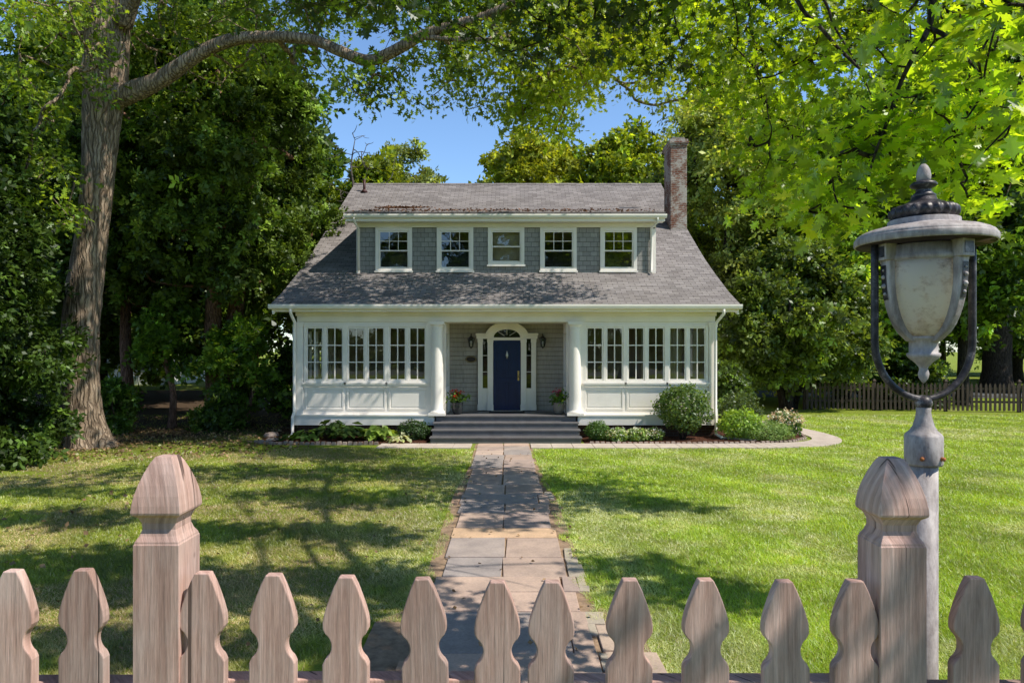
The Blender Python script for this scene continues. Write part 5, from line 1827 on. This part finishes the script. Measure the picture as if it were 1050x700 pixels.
blob_tree('rhododendron_bush', (-8.6, 20.2, 0), 0.8, .7, 'low dark shrub under the evergreen near the house', 'shrub', (.025, .055, .012), (.06, .10, .02), 45, M['darkbark'], .09, .05, 14, 16, 8, tr_r=.03, stems=3)
blob_tree('rhododendron_bush', (-11.5, 19.5, 0), 1.3, .65, 'leafy green shrub just right of the oak trunk base', 'shrub', (.03, .07, .014), (.075, .13, .024), 46, M['darkbark'], .10, .08, 16, 18, 8, tr_r=.03, stems=3)
blob_tree('maple_sapling', (-10.4, 20.9, 0), 4.0, .9, 'slim sapling with a pale reddish stem in front of the evergreen', 'tree', (.04, .09, .015), (.09, .15, .025), 47, M['redbark'], .11, .45, 14, 16, 8, tr_r=.11)
blob_tree('ilex_bush', (-7.0, 22.5, 0), 2.4, .95, 'green leafy shrub against the left side of the house', 'shrub', (.03, .06, .014), (.07, .12, .024), 48, M['darkbark'], .09, .05, 20, 18, 8, tr_r=.04, stems=3)

# trees behind the house
Yg, Yy = ((.040, .080, .014), (.095, .150, .024)), ((.10, .135, .016), (.22, .255, .036))
blob_tree('maple_tree', (-7.2, 33, 0), 11.2, 3.0, 'yellow-green tree behind the left end of the roof', 'tree', (.06, .10, .016), (.14, .18, .028), 51, M['darkbark'], .20, .2, 40, 28, 8, tr_r=.25)
blob_tree('maple_tree', (.7, 40, 0), 14.0, 4.3, 'yellow-green maple showing over the middle of the ridge', 'tree', *Yy, 52, M['darkbark'], .23, .2, 70, 30, 8, tr_r=.3)
blob_tree('maple_tree', (7.0, 41, 0), 14.6, 4.2, 'light green maple over the ridge left of the chimney', 'tree', (.08, .125, .014), (.18, .23, .03), 53, M['darkbark'], .23, .2, 66, 30, 8, tr_r=.3)
blob_tree('linden_tree', (9.8, 31.5, 0), 13.8, 4.4, 'dense grey-green tree close behind the chimney', 'tree', (.085, .125, .035), (.21, .26, .085), 54, M['darkbark'], .20, .10, 64, 38, 9, tr_r=.35)
blob_tree('maple_tree', (3.8, 46, 0), 15.4, 3.6, 'dark green tree farther back behind the ridge and chimney', 'tree', *Yg, 55, M['darkbark'], .25, .2, 40, 26, 8, tr_r=.3)
blob_tree('ash_tree', (-6.9, 46, 0), 16.2, 3.0, 'thin greyish tree top far behind the left end of the ridge', 'tree', (.06, .09, .03), (.13, .16, .06), 56, M['deadbark'], .2, .35, 26, 16, 6, tr_r=.25)
# dead snag
sn = empty('dead_tree', (-6.6, 30, 0), 'bare grey dead tree top rising behind the left end of the roof', 'tree')
tm = MB(); sp = trunk_tube(tm, [(-7.05, 30, 0, .16), (-6.95, 30, 4, .13), (-7.20, 30, 7.5, .10), (-6.95, 30, 9.2, .07), (-7.07, 30, 10.4, .04), (-6.90, 30, 11.6, .015)], 8)
rg = np.random.default_rng(9)
grow(tm, [(p[:3], p[3]) for p in sp[12:]], [(-7.05 + rg.normal() * .8 + .3, 30 + rg.normal() * .6, rg.uniform(8.5, 12.0)) for _ in range(60)], .010, .42, 4)
tm.build('trunk', M['deadbark'], sn)

# right side
blob_tree('rhododendron_tree', (11.2, 27.6, 0), 6.0, 3.3, 'broad dark spreading small tree with several low crooked stems', 'tree', (.035, .062, .018), (.095, .14, .034), 61, M['darkbark'], .16, .27, 52, 36, 9, tr_r=.12, stems=6)
blob_tree('maple_tree', (15.2, 31.5, 0), 13.5, 4.6, 'deep green maple standing behind the spreading dark tree at right', 'tree', (.06, .115, .02), (.15, .23, .036), 62, M['darkbark'], .2, .22, 60, 34, 9, tr_r=.35)
blob_tree('oak_tree', (27.0, 38, 0), 20, 8.0, 'big tree with thick dark trunk behind the brown fence', 'tree', (.05, .10, .018), (.13, .20, .034), 63, M['darkbark'], .26, .33, 80, 36, 9, tr_r=.72)
blob_tree('maple_tree', (19.5, 29.5, 0), 11.5, 3.4, 'dark green tree behind the lamp, near the brown fence', 'tree', (.026, .058, .012), (.07, .12, .022), 64, M['darkbark'], .2, .30, 44, 30, 9, tr_r=.24)
blob_tree('maple_tree', (13.5, 42, 0), 18.0, 5.0, 'tall tree beyond the road between chimney and lamp', 'tree', (.06, .115, .02), (.15, .22, .036), 65, M['darkbark'], .26, .25, 50, 28, 8, tr_r=.4)
blob_tree('rhododendron_bush', (7.6, 24.4, 0), 1.7, .9, 'leafy dark green shrub just past the right corner of the house', 'shrub', (.025, .05, .012), (.07, .115, .024), 66, M['darkbark'], .09, .05, 18, 18, 8, tr_r=.03, stems=3)
blob_tree('rhododendron_bush', (16.2, 28.2, 0), 2.2, 1.7, 'rounded dark bush at the left end of the brown fence', 'shrub', (.025, .05, .014), (.06, .10, .024), 67, M['darkbark'], .12, .05, 24, 22, 8, tr_r=.04, stems=3)

# woods all round: a few kinds copied
kinds = []
for i, (c0, c1, hh, rr_) in enumerate((((.03, .066, .014), (.08, .13, .024), 17, 5.2), ((.045, .08, .014), (.105, .155, .025), 15, 4.8), ((.025, .055, .014), (.065, .11, .022), 19, 5.5))):
    t = blob_tree('woodland_tree', (0, 0, 0), hh, rr_, 'leafy green tree in the woods around the yard', 'tree', c0, c1, 70 + i, M['darkbark'], .30, .12, 48, 24, 7, tr_r=.35, group='woodland trees around the yard')
    kinds.append(t)
spots = [(-16, 26), (-20, 33), (-14, 34), (-24, 25), (-27, 40), (-19, 44), (-10, 50), (20, 50), (28, 56), (37, 50), (24, 66), (36, 70), (46, 60), (10, 58), (40, 38), (15, 76), (-32, 55), (52, 45), (58, 62), (66, 52), (48, 76),
         (-22, -44), (-13, -47), (-4, -45), (5, -48), (14, -44), (23, -47), (32, -44), (-31, -46)]
for i, (x, y) in enumerate(spots):
    t = kinds[i % 3] if i < 3 else copy_tree(kinds[i % 3])
    t.location = (x, y, 0 if y > 0 else .8); t.rotation_euler = (0, 0, i * 2.4)
    s = .88 + .3 * ((i * 37) % 10) / 10
    t.scale = (s, s, s * (.9 + .2 * ((i * 13) % 7) / 7))

#SECTION plants
# ================================================================== BED PLANTS
def shrub(name, c, rx, ry, rz, label, ca, cb, leaf, n, seed, stem=True, zc=None, mat='leaf', templ=None, shell=.35, catg='shrub', blossom=None, group=None):
    r = np.random.default_rng(seed)
    root = empty(name, (c[0], c[1], 0), label, catg, group)
    zc = rz if zc is None else zc
    sm = MB()
    for k in range(6):
        a = k * 1.05; sm.tube([(c[0] + .05 * math.cos(a), c[1] + .05 * math.sin(a), .02), (c[0] + rx * .35 * math.cos(a), c[1] + ry * .35 * math.sin(a), zc * .7), (c[0] + rx * .55 * math.cos(a), c[1] + ry * .55 * math.sin(a), zc)], [.02, .014, .008], 5)
    sm.build('stem', M['darkbark'], root)
    v = r.normal(size=(n, 3)); v /= np.linalg.norm(v, axis=1, keepdims=True)
    lump = 1 + .15 * np.sin(v[:, 0] * 5 + seed) * np.cos(v[:, 2] * 6 + v[:, 1] * 4)
    q = (1 - shell * r.random(n) ** 2) * lump + r.normal(0, .035, n) + (r.random(n) < .05) * r.uniform(0, .22, n)
    pos = np.array([c[0], c[1], zc]) + v * np.array([rx, ry, rz]) * q[:, None]
    pos[:, 2] = np.maximum(pos[:, 2], .03)
    nor = v * .8 + r.normal(size=(n, 3)) * .6 + np.array([0, 0, .3]); tip = v * .5 + r.normal(size=(n, 3)) + np.array([0, 0, .3])
    t = r.random(n)[:, None]
    cc = (np.array(ca) * (1 - t) + np.array(cb) * t) * np.exp(r.normal(0, .25, n))[:, None] * 1.7
    leaf_object('foliage', pos, tip, nor, leaf * np.exp(r.normal(0, .2, n)), np.clip(cc, .004, .8), templ or T_leaf(.32), M[mat], root)
    if blossom:
        nb, size, b0, b1, rad, m = blossom
        v = r.normal(size=(nb, 3)); v[:, 2] = np.abs(v[:, 2]) + .15; v[:, 1] -= .35; v /= np.linalg.norm(v, axis=1, keepdims=True)
        cs = np.array([c[0], c[1], zc]) + v * np.array([rx, ry, rz]) * 1.03
        leaf_object('blossom', *clump_leaves(cs, rad, m, size, b0, b1, up=.7, flat=.9, droop=-.3, cvar=.15, rng=r), T_leaf(.45), M['petal'], root)
    return root


# right bed
shrub('boxwood_shrub', (2.22, 17.75), .30, .28, .25, 'small clipped round boxwood next to the porch steps', (.035, .08, .016), (.09, .16, .03), .040, 3000, 81, zc=.28)
shrub('holly_shrub', (4.48, 17.9), .68, .55, .58, 'large round holly shrub before the right sun-room wall', (.04, .08, .018), (.115, .17, .038), .075, 4200, 82, zc=.88)
for i, (x, y, w, lab) in enumerate(((2.72, 17.6, .28, 'pale flowering plant with yellow-green leaves beside the boxwood'), (3.25, 17.62, .30, 'light pink flowering mound in the middle of the right bed'), (3.68, 17.72, .24, 'pink flowering clump just left of the holly shrub'))):
    shrub('flowering_plant', (x, y), w, .22, .17, lab, ((.10, .17, .04) if i != 2 else (.06, .11, .03)), (.22, .30, .09), .075, 650, 83 + i, zc=.17, templ=T_leaf(.36), catg='flower', blossom=(30, .035, (.62, .40, .36), (.72, .60, .48), .045, 9), group='flowering plants in the right bed')
shrub('spirea_shrub', (6.02, 18.0), .55, .5, .40, 'yellow-green spirea behind the low juniper at the corner downspout', (.11, .19, .024), (.22, .32, .05), .07, 2600, 87, zc=.42)
shrub('juniper_shrub', (6.58, 17.85), .72, .45, .26, 'low spreading grey-green juniper mound at the walkway bend', (.10, .16, .045), (.19, .27, .085), .065, 4200, 88, zc=.24, mat='needle', templ=T_leaf(.14))
shrub('hydrangea_shrub', (7.52, 18.8), .42, .36, .30, 'pink mophead hydrangea at the outer end of the right bed', (.04, .08, .02), (.09, .15, .03), .10, 700, 89, zc=.34, catg='flower', blossom=(46, .05, (.52, .30, .26), (.66, .46, .40), .085, 20))
shrub('azalea_shrub', (6.9, 20.6), .6, .6, .55, 'dark green azalea beside the right wall of the house', (.03, .055, .018), (.07, .10, .03), .07, 1800, 90, zc=.55)
# left bed
shrub('boxwood_shrub', (-2.55, 17.85), .40, .34, .27, 'dark clipped boxwood left of the porch steps', (.018, .042, .012), (.045, .085, .02), .045, 2800, 91, zc=.28)
def hosta(x, y, w, h, label, ca, cb, n, seed, leaf=.24):
    r = np.random.default_rng(seed)
    root = empty('hosta_plant', (x, y, 0), label, 'plant', 'broad leaved plants in the left bed')
    a = r.random(n) * 6.28; q = np.sqrt(r.random(n))
    sm = MB()
    pos = []
    for i in range(n):
        p = (x + math.cos(a[i]) * w * q[i] * .8, y + math.sin(a[i]) * w * q[i] * .7, .06 + h * (1 - .6 * q[i]) * r.uniform(.7, 1.05))
        pos.append(p)
        if i % 3 == 0: sm.tube([(x + r.normal() * .03, y + r.normal() * .03, .02), p], [.007, .004], 4)
    sm.build('stem', M['leafstem'], root)
    pos = np.array(pos)
    tip = np.stack([np.cos(a), np.sin(a), -.35 + .3 * r.random(n)], 1) + r.normal(size=(n, 3)) * .25
    nor = np.stack([np.cos(a) * .4, np.sin(a) * .4, np.ones(n)], 1) + r.normal(size=(n, 3)) * .25
    t = r.random(n)[:, None]
    cc = (np.array(ca) * (1 - t) + np.array(cb) * t) * np.exp(r.normal(0, .2, n))[:, None] * 1.7
    leaf_object('foliage', pos, tip, nor, leaf * np.exp(r.normal(0, .2, n)), np.clip(cc, .004, .8), T_leaf(.34), M['leaf'], root)


M['leafstem'] = paint('green_stem', (.06, .10, .03), .7)
dk, md, lt = ((.025, .055, .012), (.06, .10, .02)), ((.04, .09, .016), (.09, .16, .03)), ((.11, .18, .028), (.22, .30, .06))
hosta(-5.35, 17.75, .38, .30, 'thin pale-leaved hosta at the left end of the left bed', *md, 46, 101)
hosta(-4.75, 17.95, .45, .55, 'tall dark broad-leaved plant under the left windows', *dk, 80, 102)
hosta(-4.25, 17.75, .50, .48, 'wide dark green hosta in the middle of the left bed', *dk, 90, 103)
hosta(-3.45, 17.75, .44, .44, 'bright yellow-green hosta in the left bed', *lt, 90, 104)
hosta(-2.85, 17.45, .32, .18, 'small cream variegated hosta at the front of the left bed', (.28, .32, .16), (.45, .48, .30), 60, 105, .15)
hosta(-5.8, 17.8, .3, .2, 'little dark hosta by the left downspout', *dk, 30, 106, .17)

# splash stones at the downspouts
def stone(x, y, r, h, label, seed):
    rr = np.random.default_rng(seed); b = MB()
    prof_ = [(r * .9, 0.0), (r, h * .4), (r * .8, h * .85), (r * .35, h), (0.0001, h)]
    b.lathe(prof_, (x, y, -.01), 11)
    b.v = [(px_ + rr.normal() * r * .07, py_ + rr.normal() * r * .07, pz + rr.normal() * h * .06) for px_, py_, pz in b.v]
    tag(b.build('garden_stone', M['edge'], bevel=.01, origin=(x, y, 0)), label, 'stone')


stone(-6.25, 17.75, .17, .12, 'rough stone below the left downspout', 1)
stone(-6.55, 18.6, .2, .16, 'grey field stone near the left corner of the house', 2)
sb = MB()
sb.add([(5.55, 17.98, .03), (6.25, 17.52, .03), (6.36, 17.70, .03), (5.66, 18.16, .03), (5.55, 17.98, .10), (6.25, 17.52, .075), (6.36, 17.70, .075), (5.66, 18.16, .10)], [(4, 5, 6, 7), (0, 1, 5, 4), (1, 2, 6, 5), (2, 3, 7, 6), (3, 0, 4, 7)])
tag(sb.build('splash_block', M['edge'], bevel=.015, origin=(5.9, 17.85, 0)), 'long stone splash block at the foot of the right downspout', 'stone')

# ---- glimpse of the neighbour beyond the trees at left
nh = empty('neighbour_house', (-27.5, 47, 0), 'white neighbour house glimpsed between the dark trees at left', 'house')
b = MB(); b.box(-33, -23, 46, 54, 0, 5.2); b.prism_xz([(-33, 5.2), (-23, 5.2), (-28, 8.6)][::-1], 46, 54); b.build('wall', M['nwhite'], nh)
b = MB(); b.add([(-33.6, 45.6, 4.9), (-28, 45.6, 8.75), (-28, 54.4, 8.75), (-33.6, 54.4, 4.9), (-22.4, 45.6, 4.9), (-22.4, 54.4, 4.9)], [(0, 1, 2, 3), (1, 4, 5, 2)]); b.build('roof', M['nroof'], nh)
for x in (-31, -28, -25):
    for z in (1.0, 3.3):
        b = MB(); b.box(x - .45, x + .45, 45.94, 45.99, z, z + 1.3); b.build('window', M['black'], nh)

# unseen leaf screen added across the street to darken the window reflections
hd = empty('added_hedge', (0, -15, .85), 'unseen leafy green screen added across the street to darken the window reflections', 'added_hedge')
sm = MB()
for k in range(40): sm.tube([(-29.5 + k * 1.5, -15, .8), (-29.5 + k * 1.5 + .1, -15, 2.4)], [.05, .02], 5)
sm.build('stem', M['darkbark'], hd)
rg = np.random.default_rng(90)
cs = np.stack([rg.uniform(-30, 30, 5200), rg.uniform(-15.8, -14.2, 5200), .85 + rg.uniform(0, 2.6, 5200)], 1)
leaf_object('foliage', *clump_leaves(cs, .3, 5, .3, (.02, .05, .01), (.05, .09, .018), rng=rg), T_spray(5, .24, 1.0, 5), M['needle'], hd)

# fallen leaves on the shaded lawn at left
def litter2():
    r = np.random.default_rng(77); n = 2600
    x = r.uniform(-13, -5, n); y = r.uniform(14.5, 21, n)
    m = (-.30 * x + .32 * y) > 6.8; x, y = x[m], y[m]; n = len(x)
    x = np.concatenate([x, r.uniform(-7, .9, 420) ** 1]); y = np.concatenate([y, r.uniform(5.2, 16.2, 420)]); n = len(x)
    pos = np.stack([x, y, np.full(n, .05)], 1)
    c = np.array([.26, .17, .09]) * np.exp(r.normal(0, .45, n))[:, None]
    o = leaf_object('fallen_leaves', pos, r.normal(size=(n, 3)), r.normal(size=(n, 3)) * .5 + np.array([0, 0, 1]), np.where(x > -5, .05, .08), np.clip(c, 0, .5), T_leaf(.4), M['litter'])
    tag(o, 'brown dead leaves scattered on the earth and grass at left of the path', 'leaves', kind='stuff')


litter2()

#SECTION light
# ================================================================== SKY, SUN, CAMERA
w = bpy.data.worlds.new('World'); scene.world = w; w.use_nodes = True
nt = w.node_tree; nt.nodes.clear()
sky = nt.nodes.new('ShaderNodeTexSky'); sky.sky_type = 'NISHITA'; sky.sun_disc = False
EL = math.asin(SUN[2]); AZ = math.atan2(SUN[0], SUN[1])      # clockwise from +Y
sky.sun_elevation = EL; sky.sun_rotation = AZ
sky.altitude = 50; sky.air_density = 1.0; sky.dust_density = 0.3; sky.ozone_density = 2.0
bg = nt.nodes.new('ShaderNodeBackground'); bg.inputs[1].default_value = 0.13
wo = nt.nodes.new('ShaderNodeOutputWorld')
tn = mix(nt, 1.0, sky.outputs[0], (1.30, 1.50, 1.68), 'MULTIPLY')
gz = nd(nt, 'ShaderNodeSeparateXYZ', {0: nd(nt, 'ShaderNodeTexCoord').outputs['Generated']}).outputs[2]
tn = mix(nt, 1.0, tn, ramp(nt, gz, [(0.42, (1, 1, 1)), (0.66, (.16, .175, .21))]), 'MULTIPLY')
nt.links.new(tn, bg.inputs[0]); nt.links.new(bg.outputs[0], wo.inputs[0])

sl = bpy.data.lights.new('sun', 'SUN'); sl.energy = 5.0; sl.angle = R(.53); sl.color = (1.0, .93, .80)
so = bpy.data.objects.new('sun', sl); col.objects.link(so)
so.rotation_euler = Vector(-SUN).to_track_quat('-Z', 'Y').to_euler(); so.location = (20, -14, 24)

cam = bpy.data.cameras.new('camera'); cam.sensor_width = 36; cam.lens = 24; cam.clip_start = .05; cam.clip_end = 2500
cam.shift_y = 8 / 1050
co = bpy.data.objects.new('camera', cam); col.objects.link(co)
co.location = (0, 0, CAMZ); co.rotation_euler = (R(90), 0, 0)
scene.camera = co

scene.view_settings.view_transform = 'Standard'; scene.view_settings.look = 'None'
scene.view_settings.exposure = 0; scene.view_settings.gamma = 1
cy = scene.cycles
cy.max_bounces = 7; cy.diffuse_bounces = 4; cy.glossy_bounces = 3; cy.transmission_bounces = 4; cy.transparent_max_bounces = 10
cy.caustics_reflective = False; cy.caustics_refractive = False
cy.sample_clamp_indirect = 6.0
cy.use_denoising = True
